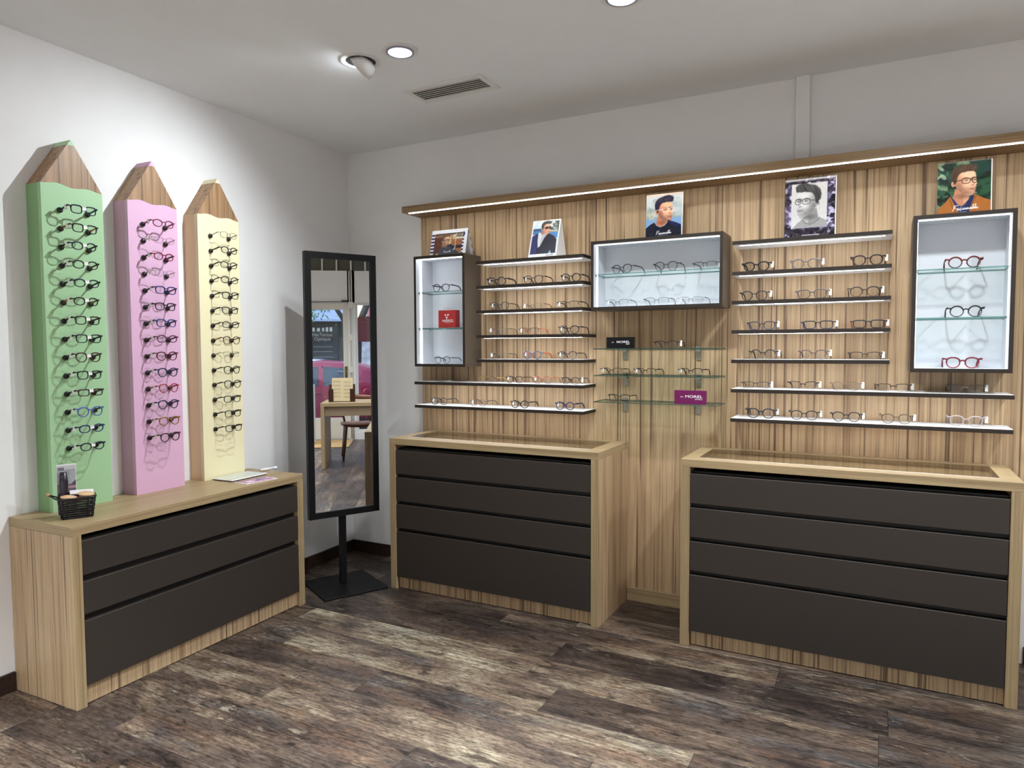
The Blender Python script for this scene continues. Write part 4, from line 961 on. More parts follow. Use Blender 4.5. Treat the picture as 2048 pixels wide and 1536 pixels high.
def panel(label, cv, x0, zb, yb, lean):
    t = thing('portrait_poster', label, 'poster', (x0, 0, zb+0.0005), group='brand portrait cards on the display wall')
    hh = math.sqrt(cv.h**2-lean**2)
    m = MB(); m.prism([(yb, 0), (yb+lean, hh), (yb+lean+.004, hh), (yb+.004, 0)], 'x', 0, cv.w+0.004); m.build('panel', CARD, t)
    o = bpy.data.objects.new('printed_picture', cv.mesh('printed_picture', plane_matrix((0, yb-0.0006, 0.0002), (1, 0, 0), (0, lean, hh)), GLOSSY_PRINT)); COL.objects.link(o); o.parent = t
    m = MB(); m.prism([(yb+.0045, 0.0005), (yb+lean*.6+.0045, hh*.6), (yb+lean*.6+.007, hh*.6), (yb+.075, 0.0005)], 'x', cv.w*.46, cv.w*.54); m.build('rear_strut', CARD, t)
panel('portrait panel of a man in a navy sweater above the middle box', pic3(), 2.265, 2.0929, -0.165, 0.02)
panel('black and white portrait panel with a purple rock border', pic4(), 2.986, 2.0368, -0.165, 0.03)
panel('portrait panel of a man in a brown jacket among leaves', pic5(), 3.645, 2.0915, -0.165, 0.02)

# ------------------------------------------------------------------ brand blocks, bag, leaflet on the display wall
INKW = mat('white_ink', (240, 240, 242), 0.5)
def logo_part(parent, x, y, z, s):
    m = MB()
    def bar(pts, wd):
        for (ax_, az), (bx_, bz) in zip(pts[:-1], pts[1:]):
            L = math.hypot(bx_-ax_, bz-az) or 1e-6; nx_, nz_ = -(bz-az)/L*wd/2, (bx_-ax_)/L*wd/2
            m.prism([(x+(ax_+nx_)*s, z+(az+nz_)*s), (x+(bx_+nx_)*s, z+(bz+nz_)*s), (x+(bx_-nx_)*s, z+(bz-nz_)*s), (x+(ax_-nx_)*s, z+(az-nz_)*s)], 'y', y-0.0006, y)
    bar([(0, 0), (.25, .55), (.5, .8), (.75, .8), (.85, .62), (.78, .3)], .18); bar([(1.0, .2), (1.15, .62), (1.35, .8), (1.55, .72), (1.75, .4), (1.85, 0)], .18); bar([(0, 0), (.28, 0)], .18)
    m.build('logo_mark', INKW, parent)
def block(label, x0, x1, z, h, colour, sub):
    t = thing('brand_block', label, 'display block', (x0, -0.235, z+0.0005), group='brand name blocks on the glass shelves')
    W = x1-x0; c = mat(label.split()[0]+'_acrylic_block', colour, 0.35, spec=0.3)
    m = MB(); m.box(0, W, 0, 0.028, 0, h, c=0.0012); m.build('block', c, t)
    text_part('MOREL', h*0.27, 'lettering', INKW, t, plane_matrix((W*.62, -0.0002, h*.48), (1, 0, 0), (0, 0, 1)), 1.45, h*.0015)
    text_part(sub, h*0.12, 'lettering', INKW, t, plane_matrix((W*.78, -0.0002, h*.34), (1, 0, 0), (0, 0, 1)), 1.5)
    logo_part(t, W*.20, -0.0001, h*.49, h*.10)
block('black brand block with white lettering on the upper glass shelf', 2.064, 2.222, GZ[0], 0.062, (11, 11, 14), '1880')
block('magenta brand block with white lettering on the lower glass shelf', 2.451, 2.618, GZ[2], 0.074, (104, 22, 80), 'KOALI')

t = thing('paper_gift_bag', 'small red paper bag with white emblem in the left display box', 'bag', (0.905, -0.195, 1.6275))
RED = mat('red_bag_paper', (176, 44, 44), 0.45)
m = MB(); m.box(0, 0.128, 0, 0.055, 0, 0.112, c=0.001); m.build('bag_body', RED, t)
CORD = mat('silver_cord', (176, 168, 172), 0.4)
for yy in (0.004, 0.05):
    m = MB(); m.tube([(0.036, yy, 0.104), (0.038, yy, 0.118), (0.05, yy, 0.127), (0.07, yy, 0.128), (0.084, yy, 0.119), (0.088, yy, 0.104)], 0.0014, 6, upv=(0, 1, 0)); m.build('handle', CORD, t)
text_part('MOREL', 0.024, 'lettering', INKW, t, plane_matrix((0.074, -0.0002, 0.036), (1, 0, 0), (0, 0, 1)), 1.15, 0.0001)
m = MB()
for pts in ([(0.046, 0.082), (0.056, 0.088), (0.062, 0.080), (0.054, 0.074)], [(0.066, 0.080), (0.076, 0.090), (0.082, 0.080), (0.070, 0.075)], [(0.056, 0.070), (0.072, 0.070), (0.069, 0.060), (0.060, 0.060)], [(0.062, 0.058), (0.067, 0.058), (0.065, 0.040), (0.062, 0.040)]):
    m.prism(pts, 'y', -0.0006, -0.0001)
m.build('emblem', INKW, t)
m = MB(); m.box(0.050, 0.100, -0.0006, -0.0001, 0.0305, 0.0315); m.build('underline', INKW, t)

t = thing('folded_leaflet', 'pale leaflet lying at the left end of the sixth left shelf', 'leaflet', (0.86, -0.235, 1.2813), 0.12)
m = MB(); m.prism([(0, 0), (0.05, 0.0), (0.10, 0.006), (0.145, 0.001), (0.145, 0.0018), (0.10, 0.0068), (0.05, 0.0008), (0, 0.0008)], 'y', 0, 0.10); m.build('sheet', PAPER, t)
cv = Canvas(0.10, 0.13, 30, (206, 204, 206), 2); cv.mottle(0, cv.a, 0, 1, [(150, 148, 150), (222, 220, 220)], .06, 12, .6)

# ------------------------------------------------------------------ on the low chest: basket, packs, brushes, glass pad, brochure, marker
t = thing('plastic_basket', 'small black woven plastic basket on the low chest', 'basket', LW(0.272, -2.197, 0.7722), math.radians(60)+LA)
def bring(z, hx, hy, n=28, e=7.0):
    return [(math.copysign(abs(math.cos(a))**(2/e), math.cos(a))*hx, math.copysign(abs(math.sin(a))**(2/e), math.sin(a))*hy, z) for a in np.linspace(0, 2*math.pi, n, endpoint=False)]
HXB, HYB, HXT, HYT, BH = 0.058, 0.042, 0.070, 0.053, 0.088
lv = lambda f: (HXB+(HXT-HXB)*f, HYB+(HYT-HYB)*f)
m = MB()
o_, i_ = bring(0, HXB, HYB), bring(0.0, HXB, HYB)
n = len(o_); m.add(bring(0, HXB, HYB) + bring(0.004, *lv(.05)), [list(range(n))[::-1], [n+i for i in range(n)]] + [[i, (i+1) % n, n+(i+1) % n, n+i] for i in range(n)]); m.build('basket_floor', BLKPL, t)
for k in range(9):
    f = 0.04+k*0.112; m = MB(); pts = bring(BH*f, *lv(f))
    pts = [(x*(1+0.018*(-1)**(i//2+k)), y*(1+0.018*(-1)**(i//2+k)), z) for i, (x, y, z) in enumerate(pts)]
    m.tube(pts, 0.0034, 5, closed=True, flat=(1.25, .6)); m.build('woven_band', BLKPL, t)
for i in range(0, 28, 2):
    a, b_ = bring(0, HXB, HYB)[i], bring(BH, HXT, HYT)[i]; m = MB(); m.tube([a, b_], 0.003, 5); m.build('upright', BLKPL, t)
m = MB(); m.tube(bring(BH, HXT, HYT), 0.0045, 6, closed=True); m.build('rim', BLKPL, t)
m = MB(); m.tube([(-0.074, -0.03, BH), (-0.092, -0.016, BH+.012), (-0.104, 0.0, BH+.018), (-0.100, 0.02, BH+.014), (-0.074, 0.034, BH)], 0.0032, 6); hd = m.build('handle', BLKPL, t)
m = MB(); m.lathe([(0.006, -0.009), (0.0078, -0.005), (0.0078, 0.005), (0.006, 0.009)], 12, (-0.104, 0.0, BH+.018), M=Matrix.Rotation(math.pi/2, 4, 'X')); m.build('grip', mat('turned_wood_grip', (186, 142, 96), 0.5), hd)

BASKET = lambda x, y, z: LW(*(lambda c, s: (0.272+x*c-y*s, -2.197+x*s+y*c, 0.7722+z))(math.cos(math.radians(60)), math.sin(math.radians(60))))
RB = math.radians(60)+LA
t = thing('blister_pack', 'tall grey blister pack standing in the black basket', 'package', BASKET(-0.034, 0.030, 0.006), RB+0.12)
m = MB(); m.box(-0.037, 0.037, 0, 0.003, 0, 0.222, c=0.0008); m.build('backing_card', CARD, t)
cv = Canvas(0.070, 0.214, 44, (196, 196, 204), 9); a = cv.a
cv.vgrad(0, .62, (92, 90, 106), (126, 122, 132)); cv.poly([(.55*a, .55), (a, .70), (a, .25), (.6*a, .2)], (86, 82, 96)); cv.rect(.55*a, a, .535, .575, (226, 196, 204)); cv.rect(.55*a, a, .52, .60, (196, 120, 130), .35); cv.rect(.05*a, .38*a, .91, .96, (34, 34, 42))
for i in range(4): cv.stroke([(.08*a+i*.032, .925), (.08*a+i*.032+.016, .945)], .012, (220, 220, 224))
for i in range(5): cv.stroke([(.60*a, .10+i*.045), (.72*a, .12+i*.045)], .016, (206, 206, 216), .8)
o = bpy.data.objects.new('printed_picture', cv.mesh('printed_picture', plane_matrix((-0.035, -0.0006, 0.003), (1, 0, 0), (0, 0, 1)), PRINT)); COL.objects.link(o); o.parent = t
m = MB(); m.tube([(-0.012, -0.006, 0.02), (-0.012, -0.008, 0.07), (-0.012, -0.008, 0.15), (-0.012, -0.006, 0.190)], [0.010, 0.013, 0.017, 0.012], 10, flat=(1.0, .55), upv=(1, 0, 0)); m.build('blister_item', mat('dark_moulded_item', (36, 32, 40), 0.3), t)
m = MB(); m.box(-0.034, 0.034, -0.002, -0.0012, 0.004, 0.2); m.build('clear_blister', LENS, t)
BRW = wood('pale_brush_wood', 'x', [(0.3, (196, 158, 116)), (0.5, (216, 180, 138)), (0.7, (206, 168, 126))], (176, 136, 96), 0.4)
def pebble(label, loc, rz, tilt, a, b_, c_):
    t = thing('wooden_brush', label, 'brush', loc, rz); t.rotation_euler = (tilt, 0.12, rz)
    m = MB(); pr = [(max(1e-4, math.cos(p)), math.sin(p)) for p in np.linspace(-math.pi/2, math.pi/2, 9)]; vs = []; fs = []; n = 22
    for r, z in pr:
        for k in range(n): an = 2*math.pi*k/n; vs.append((r*math.cos(an)*a, r*math.sin(an)*b_, z*c_))
    for i in range(8):
        for k in range(n): fs.append([i*n+k, i*n+(k+1) % n, (i+1)*n+(k+1) % n, (i+1)*n+k])
    m.add(vs, fs, 0, True); m.build('wooden_back', BRW, t)
    m = MB(); m.lathe([(a*.55, -c_*.6), (a*.55, -c_*.6-0.016)], 16, M=Matrix.Diagonal((1, b_/a, 1, 1))); m.build('bristles', mat('white_bristles', (230, 226, 220), 0.8), t)
pebble('pale wooden oval brush at the front left of the basket', BASKET(-0.030, -0.018, 0.090), RB, 0.25, 0.032, 0.019, 0.009)
pebble('pale wooden oval brush at the right of the basket', BASKET(0.036, -0.010, 0.097), RB+0.1, 0.35, 0.033, 0.020, 0.009)
t = thing('white_packet', 'flat white packet lying across the basket', 'package', BASKET(0.02, 0.026, 0.099), RB+0.05); t.rotation_euler = (0.5, 0.05, RB+0.05)
m = MB(); m.box(-0.045, 0.045, -0.014, 0.014, 0, 0.006, c=0.001); m.build('packet', mat('white_packet_film', (226, 220, 222), 0.3), t)
t = thing('red_sachet', 'small red and white sachet between the brushes', 'package', BASKET(0.004, -0.012, 0.078), RB+0.6); t.rotation_euler = (0.9, 0.2, RB+.6)
m = MB(); m.box(-0.016, 0.016, -0.012, 0.012, 0, 0.004, c=0.001); m.build('sachet', mat('red_sachet_film', (186, 70, 66), 0.35), t)

t = thing('glass_writing_pad', 'pale glass pad with white edge before the yellow board', 'pad', LW(0.123, -1.352, 0.7722), LA)
m = MB(); m.box(0, 0.148, 0, 0.25, 0.0, 0.004, c=0.001); m.build('dark_underside', mat('dark_rubber', (40, 36, 34), 0.7), t)
m = MB(); m.box(-0.002, 0.150, -0.002, 0.252, 0.0042, 0.0095, c=0.0015); m.build('white_frame', WHITE, t)
m = MB(); m.box(0.006, 0.142, 0.006, 0.244, 0.0096, 0.0108); m.build('glass_face', mat('pale_glossy_glass', (196, 204, 198), 0.04, spec=0.8), t)
t = thing('brochure', 'small pink and plum brochure beside the glass pad', 'brochure', LW(0.288, -1.352, 0.7722), LA-0.12)
m = MB(); m.box(0, 0.11, 0, 0.20, 0, 0.0012); m.build('sheet', PAPER, t)
cv = Canvas(0.10, 0.19, 40, (206, 164, 196), 21); a = cv.a; cv.mottle(0, a, 0, 1, [(168, 110, 156), (222, 190, 214), (142, 82, 122), (240, 226, 236)], .07, 60, .8, 1.8); cv.rect(0, .2*a, 0, 1, (110, 50, 84)); cv.rect(.3*a, .6*a, .55, .8, (84, 56, 110))
o = bpy.data.objects.new('printed_picture', cv.mesh('printed_picture', plane_matrix((0.005, 0.005, 0.0016), (1, 0, 0), (0, 1, 0)), PRINT)); COL.objects.link(o); o.parent = t
t = thing('marker_pen', 'white marker pen lying at the right end of the low chest', 'pen', LW(0.165, -1.045, 0.7805), LA-0.17)
m = MB(); m.tube([(0, 0, 0), (0, 0.085, 0)], 0.0075, 12); m.build('barrel', WHITE, t)
m = MB(); m.tube([(0, 0.086, 0), (0, 0.110, 0), (0, 0.114, 0)], [0.0085, 0.0085, 0.006], 12); m.build('cap', WHITE, t)

# ------------------------------------------------------------------ shop front seen in the mirror
FRAMEW = mat('cream_joinery', (222, 219, 210), 0.5)
PANE = thin_glass('window_pane', (238, 244, 246), 0.05)
m = MB(); T = 0.16
m.box(XR, XR+T, -1.285, -1.17, 0, 2.75); m.box(XR, XR+T, -2.36, -0.03, 2.235, 2.75); m.box(XR, XR+T, -1.17, -0.03, 0, 0.12); m.box(XR, XR+T, -0.03, 0.0, 0, 3.02)
m.box(XR, XR+T, -2.62, -2.36, 0, 2.75); m.box(XR, XR+T, YF, -5.4, 0, 2.75); m.box(XR, XR+T, -5.4, -2.62, 0, 0.4); m.box(XR, XR+T, -5.4, -2.62, 2.45, 2.75); m.box(XR, XR+T, YF, -0.03, 2.99, 3.1)
struct(m.build('wall_right', WALL), 'white shop front wall with door and window')
w2 = struct(MB().box(XR+0.05, XR+0.07, YF, -0.03, 2.75, 2.99).build('window_2', mat('painted_dim_transom', (88, 90, 78), 0.3)), 'band of grey transom panes painted as unlit under the ceiling')  # opaque panes, the missing light behind them is put into the colour
for k in range(14):
    m = MB(); yy = -0.77-0.2267*k+0.0; m.box(XR+0.0, XR+0.05, yy-0.011, yy+0.011, 2.75, 2.99); m.build('mullion', FRAMEW, w2)
w1 = MB(); w1.box(XR+0.05, XR+0.09, -1.17, -1.135, 0.12, 2.235); w1.box(XR+0.05, XR+0.09, -0.065, -0.03, 0.12, 2.235); w1.box(XR+0.05, XR+0.09, -1.135, -0.065, 2.2, 2.235); w1.box(XR+0.05, XR+0.09, -1.135, -0.065, 0.12, 0.16)
w1 = struct(w1.build('window_1', FRAMEW), 'tall shop window beside the door')
m = MB(); m.box(XR+0.066, XR+0.072, -1.135, -0.065, 0.16, 2.2); m.build('pane', PANE, w1)
w3 = MB()  # unseen window added to let in daylight that bounces to the ceiling
for q in ((-5.4, -5.36, .4, 2.45), (-2.66, -2.62, .4, 2.45), (-5.36, -2.66, .4, .44), (-5.36, -2.66, 2.41, 2.45), (-4.03, -3.99, .44, 2.41)): w3.box(XR+0.05, XR+0.09, *q)
w3 = struct(w3.build('added_window_3', FRAMEW), 'wide unseen shop window added for daylight')
m = MB(); m.box(XR+0.066, XR+0.072, -5.36, -4.03, 0.44, 2.41); m.build('pane', PANE, w3); m = MB(); m.box(XR+0.066, XR+0.072, -3.99, -2.66, 0.44, 2.41); m.build('pane', PANE, w3)
d1 = MB()
for q in ((-1.365, -1.288, 0.01, 2.228), (-2.355, -2.27, 0.01, 2.228), (-2.27, -1.365, 2.125, 2.228), (-2.27, -1.365, 0.01, 0.36)): d1.box(XR+0.03, XR+0.075, q[0], q[1], q[2], q[3], c=0.003)
d1 = struct(d1.build('door_1', FRAMEW), 'cream glazed shop door')
m = MB(); m.box(XR+0.05, XR+0.056, -2.27, -1.365, 0.36, 2.125); pn = m.build('pane', PANE, d1)
text_part('HecTectue', 0.075, 'lettering', INKW, d1, plane_matrix((XR+0.057, -1.57, 1.69), (0, -1, 0), (0, 0, 1)) @ Matrix.Rotation(0, 4, 'X'), 1.0, align='RIGHT') if False else None
MT = Matrix(((0, 0, 1, XR+0.0572), (1, 0, 0, -1.70), (0, 1, 0, 1.695), (0, 0, 0, 1)))
text_part('HecTectue', 0.072, 'lettering', INKW, d1, MT, 1.0)
MT2 = MT.copy(); MT2[2][3] = 1.625; text_part('Optique', 0.078, 'lettering', INKW, d1, MT2, 1.0)
MT3 = MT.copy(); MT3[2][3] = 1.355
m = MB()
for z in (1.52, 1.44, 1.35): m.box(XR+0.0568, XR+0.0576, -1.84, -1.54, z, z+0.006)
m.build('ruled_line', INKW, d1)
m = MB(); m.box(XR-0.005, XR+0.03, -1.345, -1.305, 1.0, 1.20, c=0.003); hp = m.build('lock_plate', mat('olive_brass', (120, 104, 62), 0.35, metal=0.8), d1)
m = MB(); m.tube([(XR-0.005, -1.325, 1.12), (XR-0.05, -1.325, 1.12), (XR-0.055, -1.36, 1.12), (XR-0.055, -1.45, 1.125)], 0.008, 8); m.build('lever', CHROME, hp)
m = MB(); m.box(XR-0.045, XR-0.001, -1.375, -1.275, 2.242, 2.275, c=0.003); dc = m.build('door_closer', mat('dark_closer', (62, 60, 50), 0.4, metal=0.5), d1)
m = MB(); m.tube([(XR-0.02, -1.37, 2.25), (XR-0.02, -2.3, 2.24)], 0.006, 6); m.build('closer_arm', mat('closer_rod', (90, 90, 86), 0.4, metal=0.7), dc)
t = thing('heating_pipe', 'pair of cream pipes running up beside the shop door', 'pipe', (XR-0.022, -1.235, 0.0))
for yy in (-0.016, 0.018):
    m = MB(); m.lathe([(0.013, 0.03), (0.013, 2.744)], 12, (0, yy, 0)); m.build('pipe_run', FRAMEW, t)
for z in (0.55, 1.1, 1.62, 2.15):
    m = MB(); m.box(-0.018, 0.0215, -0.036, 0.038, z, z+0.10, c=0.004); m.build('pipe_clip', FRAMEW, t)
t = thing('door_mat', 'tan coir mat inside the shop door', 'mat', (6.75, -2.5, 0.0))
m = MB(); m.box(0, 0.86, 0, 1.28, 0.0005, 0.01, c=0.002); m.build('coir', mat('tan_coir', (196, 158, 104), 0.9, noise=.2, nscale=200), t)
m = MB()
for q in ((-0.02, 0, -0.02, 1.3), (0.86, 0.88, -0.02, 1.3), (0, 0.86, -0.02, 0), (0, 0.86, 1.28, 1.3)): m.box(q[0], q[1], q[2], q[3], 0.0005, 0.008)
m.build('edging', mat('dark_mat_edge', (90, 74, 54), 0.7), t)
t = thing('display_plinth', 'cream display plinth standing inside the shop door', 'plinth', (7.22, -1.88, 0.0))
m = MB(); m.box(-0.13, 0.13, -0.13, 0.10, 0.0105, 0.93, c=0.004); m.build('column', FRAMEW, t)
m = MB(); m.lathe([(0.03, 0.931), (0.075, 0.94), (0.08, 0.97), (0.05, 0.985)], 16, (0, 0, 0)); m.build('black_dish', BLKPL, t)

# table, leaflet holder, chair
t = thing('consultation_table', 'pale wood table with slab legs reflected in the mirror', 'table', (4.87, -1.365, 0.0))
m = MB(); m.box(0, 0.62, 0, 1.30, 0.775, 0.82, c=0.002); m.build('table_top', WOOD_Y, t)
for a in (0.0, 1.255):
    m = MB(); m.box(0.0, 0.62, a, a+0.045, 0, 0.7745, c=0.002); m.build('slab_leg', EDGE_Z, t)
m = MB(); m.box(0.04, 0.06, 0.046, 1.254, 0.655, 0.7745); m.build('apron', mat('taupe_apron', (142, 122, 100), 0.5), t)
m = MB(); m.box(0.034, 0.0395, 0.62, 0.65, 0.70, 0.76, c=0.001); m.build('drawer_pull', WOOD_Y, t)
t = thing('leaflet_holder', 'brown leaflet holder with beige sheet on the reflected table', 'leaflet holder', (5.03, -1.285, 0.8205))
BROWN = mat('brown_acrylic', (62, 36, 26), 0.2)
m = MB(); m.box(0, 0.09, 0, 0.325, 0, 0.006, c=0.001); m.build('base', BROWN, t)
for a in (0.0, 0.265):
    m = MB(); m.box(-0.002, 0.004, a, a+0.06, 0.0065, 0.165, c=0.001); m.build('front_clip', BROWN, t)
m = MB(); m.prism([(0.05, 0.0065), (0.056, 0.0065), (0.09, 0.22), (0.084, 0.22)], 'y', 0, 0.325); m.build('back_plate', BROWN, t)
t = thing('printed_price_sheet', 'beige printed sheet in the reflected leaflet holder', 'sheet', (5.045, -1.245, 0.828))
m = MB(); m.prism([(0, 0), (0.0015, 0), (0.0315, 0.295), (0.03, 0.295)], 'y', 0, 0.26); m.build('sheet', mat('beige_paper', (206, 190, 152), 0.6), t)
cv = Canvas(0.26, 0.29, 60, (206, 190, 152), 1)
for i in range(5):
    y = .86-.16*i
    for j in range(3): cv.rect(.08, .40, y-.03*j-.012, y-.03*j, (120, 108, 84), .7); cv.rect(.52, .84, y-.03*j-.012+.02, y-.03*j+.02, (90, 80, 62) if i < 2 and j == 0 else (128, 116, 92), .7)
Mx = plane_matrix((-0.001, 0.26, 0.001), (0, -1, 0), (0.03, 0, 0.295)); o = bpy.data.objects.new('printed_text', cv.mesh('printed_text', Mx, PRINT)); COL.objects.link(o); o.parent = t

t = thing('wooden_chair', 'dark brown bow backed wooden chair behind the reflected table', 'chair', (5.68, -0.98, 0.0), math.radians(-8))
CW = mat('dark_chair_wood', (74, 46, 34), 0.4, noise=.15, nscale=30)
m = MB(); n = 28; pr = []
for zz, sc in ((0.445, .9), (0.455, .98), (0.475, 1.0), (0.485, .98)):
    pr.append([(math.copysign(abs(math.cos(a))**.8, math.cos(a))*0.235*sc, math.copysign(abs(math.sin(a))**.8, math.sin(a))*0.235*sc, zz+0.012*(abs(math.sin(a))**2)) for a in np.linspace(0, 2*math.pi, n, endpoint=False)])
vs = [p for r in pr for p in r]; fs = [[i*n+k, i*n+(k+1) % n, (i+1)*n+(k+1) % n, (i+1)*n+k] for i in range(3) for k in range(n)] + [list(range(n))[::-1], [3*n+k for k in range(n)]]
m.add(vs, fs, 0, True); m.build('seat', mat('brown_seat_wood', (122, 80, 58), 0.35), t)
for sx, sy in ((-1, -1), (-1, 1), (1, -1), (1, 1)):
    m = MB(); m.tube([(sx*.165, sy*.165, 0.458), (sx*.19, sy*.185, 0.22), (sx*.215, sy*.21, 0.0)], [0.021, 0.019, 0.012], 10, upv=(1, 0, 0)); m.build('leg', CW, t)
for sy in (-1, 1):
    m = MB(); m.tube([(0.15, sy*.17, 0.47), (0.19, sy*.205, 0.68), (0.20, sy*.22, 0.80)], [0.016, 0.015, 0.013], 8, upv=(1, 0, 0)); m.build('back_post', CW, t)
m = MB(); m.tube([(-0.02, -0.27, 0.79), (0.12, -0.265, 0.80), (0.215, -0.17, 0.815), (0.245, 0, 0.825), (0.215, 0.17, 0.815), (0.12, 0.265, 0.80), (-0.02, 0.27, 0.79)], [.012, .018, .022, .024, .022, .018, .012], 10, flat=(1.4, .7)); m.build('backrest', mat('brown_seat_wood', (122, 80, 58), 0.35), t)

# ------------------------------------------------------------------ the street outside
m = MB(); m.box(7.6, 9.6, -14, 8, -0.25, -0.09); m.box(9.6, 15.2, -14, 8, -0.3, -0.2); m.box(15.2, 17.2, -14, 8, -0.25, -0.09)
struct(m.build('ground_street', mat('grey_asphalt', (96, 98, 104), 0.85, noise=.15, nscale=40)), 'grey street and pavements outside the shop')

def car(loc, rotz, paint, label):
    """hatchback, local x = length (front at -x), y = width"""
    t = thing('parked_car', label, 'car', loc, rotz)
    PA = mat(label.split()[0]+'_car_paint', paint, 0.25, spec=0.5, coat=0.6); GLS = mat('car_window_glass', (44, 56, 70), 0.05, spec=0.8)
    st = [(-1.92, .42, .40, .60, .60), (-1.80, .20, .74, .70, .66), (-1.40, .19, .82, .84, .80), (-0.95, .19, .84, .93, .86), (-0.55, .19, .85, 1.16, .72), (-0.10, .19, .85, 1.41, .60), (0.45, .19, .85, 1.455, .58), (1.00, .19, .85, 1.42, .58), (1.42, .19, .84, 1.32, .57), (1.70, .21, .82, 1.10, .62), (1.86, .24, .76, .90, .66), (1.93, .40, .68, .74, .64)]
    m = MB(); vs = []; nn = 12
    for x, zs, wb, zr, wr in st:
        belt = min(.93+.06*(x+1.9)/3.8, zr)
        half = [(wb*.92, zs), (wb, zs+.14), (wb*1.0, min(.62, zr-.02)), (wb*.97, belt-.03), (wr+(wb-wr)*.12, zr-.05), (wr*.8, zr)]
        vs += [(x, -y, z) for y, z in half[::1]] + [(x, y, z) for y, z in half[::-1]]
    fs = [[i*nn+k, i*nn+(k+1) % nn, (i+1)*nn+(k+1) % nn, (i+1)*nn+k] for i in range(len(st)-1) for k in range(nn)] + [list(range(nn)), [(len(st)-1)*nn+k for k in range(nn)][::-1]]
    m.add(vs, fs, 0, True); m.build('body', PA, t)
    def side(x, z, sg):
        for i in range(len(st)-1):
            if st[i][0] <= x <= st[i+1][0]:
                f = (x-st[i][0])/(st[i+1][0]-st[i][0]); q = [st[i][j]+(st[i+1][j]-st[i][j])*f for j in range(5)]
                belt = min(.93+.06*(x+1.9)/3.8, q[3]); y0, z0 = q[2]*.97, belt-.03; y1, z1 = q[4]+(q[2]-q[4])*.12, q[3]-.05
                g = 0 if z <= z0 else min(1, (z-z0)/max(.01, z1-z0)); return sg*(y0+(y1-y0)*g+.008)
        return 0
    for sg in (-1, 1):
        for nm, poly in (('front_window', [(-.42, .93), (.42, .955), (.40, 1.33), (.0, 1.33), (-.22, 1.18)]), ('rear_window', [(.52, .96), (1.08, .975), (1.20, 1.10), (1.0, 1.30), (.50, 1.335)])):
            pts = []
            for i in range(len(poly)):
                p, q = poly[i], poly[(i+1) % len(poly)]
                for k in range(4): pts.append((p[0]+(q[0]-p[0])*k/4, p[1]+(q[1]-p[1])*k/4))
            c = (sum(p[0] for p in pts)/len(pts), sum(p[1] for p in pts)/len(pts)); m = MB()
            m.add([(c[0], side(c[0], c[1], sg), c[1])]+[(x, side(x, z, sg), z) for x, z in pts], [[0, 1+i, 1+(i+1) % len(pts)] for i in range(len(pts))]); m.build(nm, GLS, t, recalc=False)
        for xs, z0, z1 in ((-.46, .35, .92), (.47, .30, 1.36), (1.22, .62, .98)):
            m = MB(); m.tube([(xs, side(xs, z0, sg)+.0*sg, z0), (xs+.01, side(xs, .62, sg), .62), (xs+.01, side(xs, z1, sg), z1)], .006, 5, upv=(1, 0, 0)); m.build('door_seam', mat('dark_seam', (40, 16, 26), .6), t)
        m = MB(); m.lathe([(.075, 0), (.075, .012), (.06, .014)], 20, M=Matrix.Rotation(-sg*math.pi/2, 4, 'X'), center=(1.36, sg*.828, .83)); m.build('fuel_cap', PA, t)
        m = MB(); m.box(.30, .44, sg*.84-.012, sg*.84+.012, .80, .83, c=.004); m.build('door_handle', PA, t)
        for wx in (-1.25, 1.32):
            m = MB(); m.lathe([(.19, -.10), (.285, -.10), (.30, -.06), (.30, .06), (.285, .10), (.19, .10)], 24, M=Matrix.Rotation(math.pi/2, 4, 'X'), center=(wx, sg*.74, .30)); wh = m.build('tyre', mat('tyre_rubber', (26, 26, 28), .8), t)
            m = MB(); m.lathe([(.185, -.03), (.185, .02), (.05, .03)], 20, M=Matrix.Rotation(-sg*math.pi/2, 4, 'X'), center=(wx, sg*.80, .30)); m.build('hubcap', mat('hubcap_grey', (150, 150, 154), .4, metal=.5), wh)
        m = MB(); m.box(1.74, 1.90, sg*.70-.07, sg*.70+.06, .62, .86, c=.02); m.build('tail_lamp', mat('tail_lamp_red', (150, 24, 30), .2), t)
    m = MB(); m.add([(1.50, -.45, 1.285), (1.50, .45, 1.285), (1.74, .52, 1.03), (1.74, -.52, 1.03)], [[0, 1, 2, 3]]); m.build('rear_screen', GLS, t, recalc=False)
    m = MB(); m.add([(-.20, -.48, 1.40), (-.20, .48, 1.40), (-.88, .62, .975), (-.88, -.62, .975)], [[0, 1, 2, 3]]); m.build('windscreen', GLS, t, recalc=False)
    return t
car((10.83, -2.52, -0.2), math.pi/2, (128, 26, 58), 'raspberry red hatchback parked outside, seen in the mirror')
car((14.1, -3.6, -0.2), math.pi/2, (188, 200, 224), 'silver hatchback parked across the street, seen in the mirror')

t = thing('hanging_red_sign', 'plain rounded red sign hanging outside the shop window', 'sign', (7.98, -0.9, 0))
m = MB(); hw, z0, z1, rr = 0.26, 1.605, 2.03, 0.055; P = []
for cx_, cz_, a0 in ((hw-rr, z1-rr, 0), (-hw+rr, z1-rr, 90), (-hw+rr, z0+rr, 180), (hw-rr, z0+rr, 270)):
    for k in range(6): a = math.radians(a0+18*k); P.append((cx_+rr*math.cos(a), cz_+rr*math.sin(a)))
m.prism(P, 'x', -0.015, 0.015); m.build('panel', mat('dark_red_sign', (128, 20, 28), 0.4), t)
m = MB(); m.tube([(-0.165, 0.0, 2.3), (0.0, 0.0, 2.3), (0, 0, 2.03)], 0.012, 8); m.build('bracket', BLACK, t)

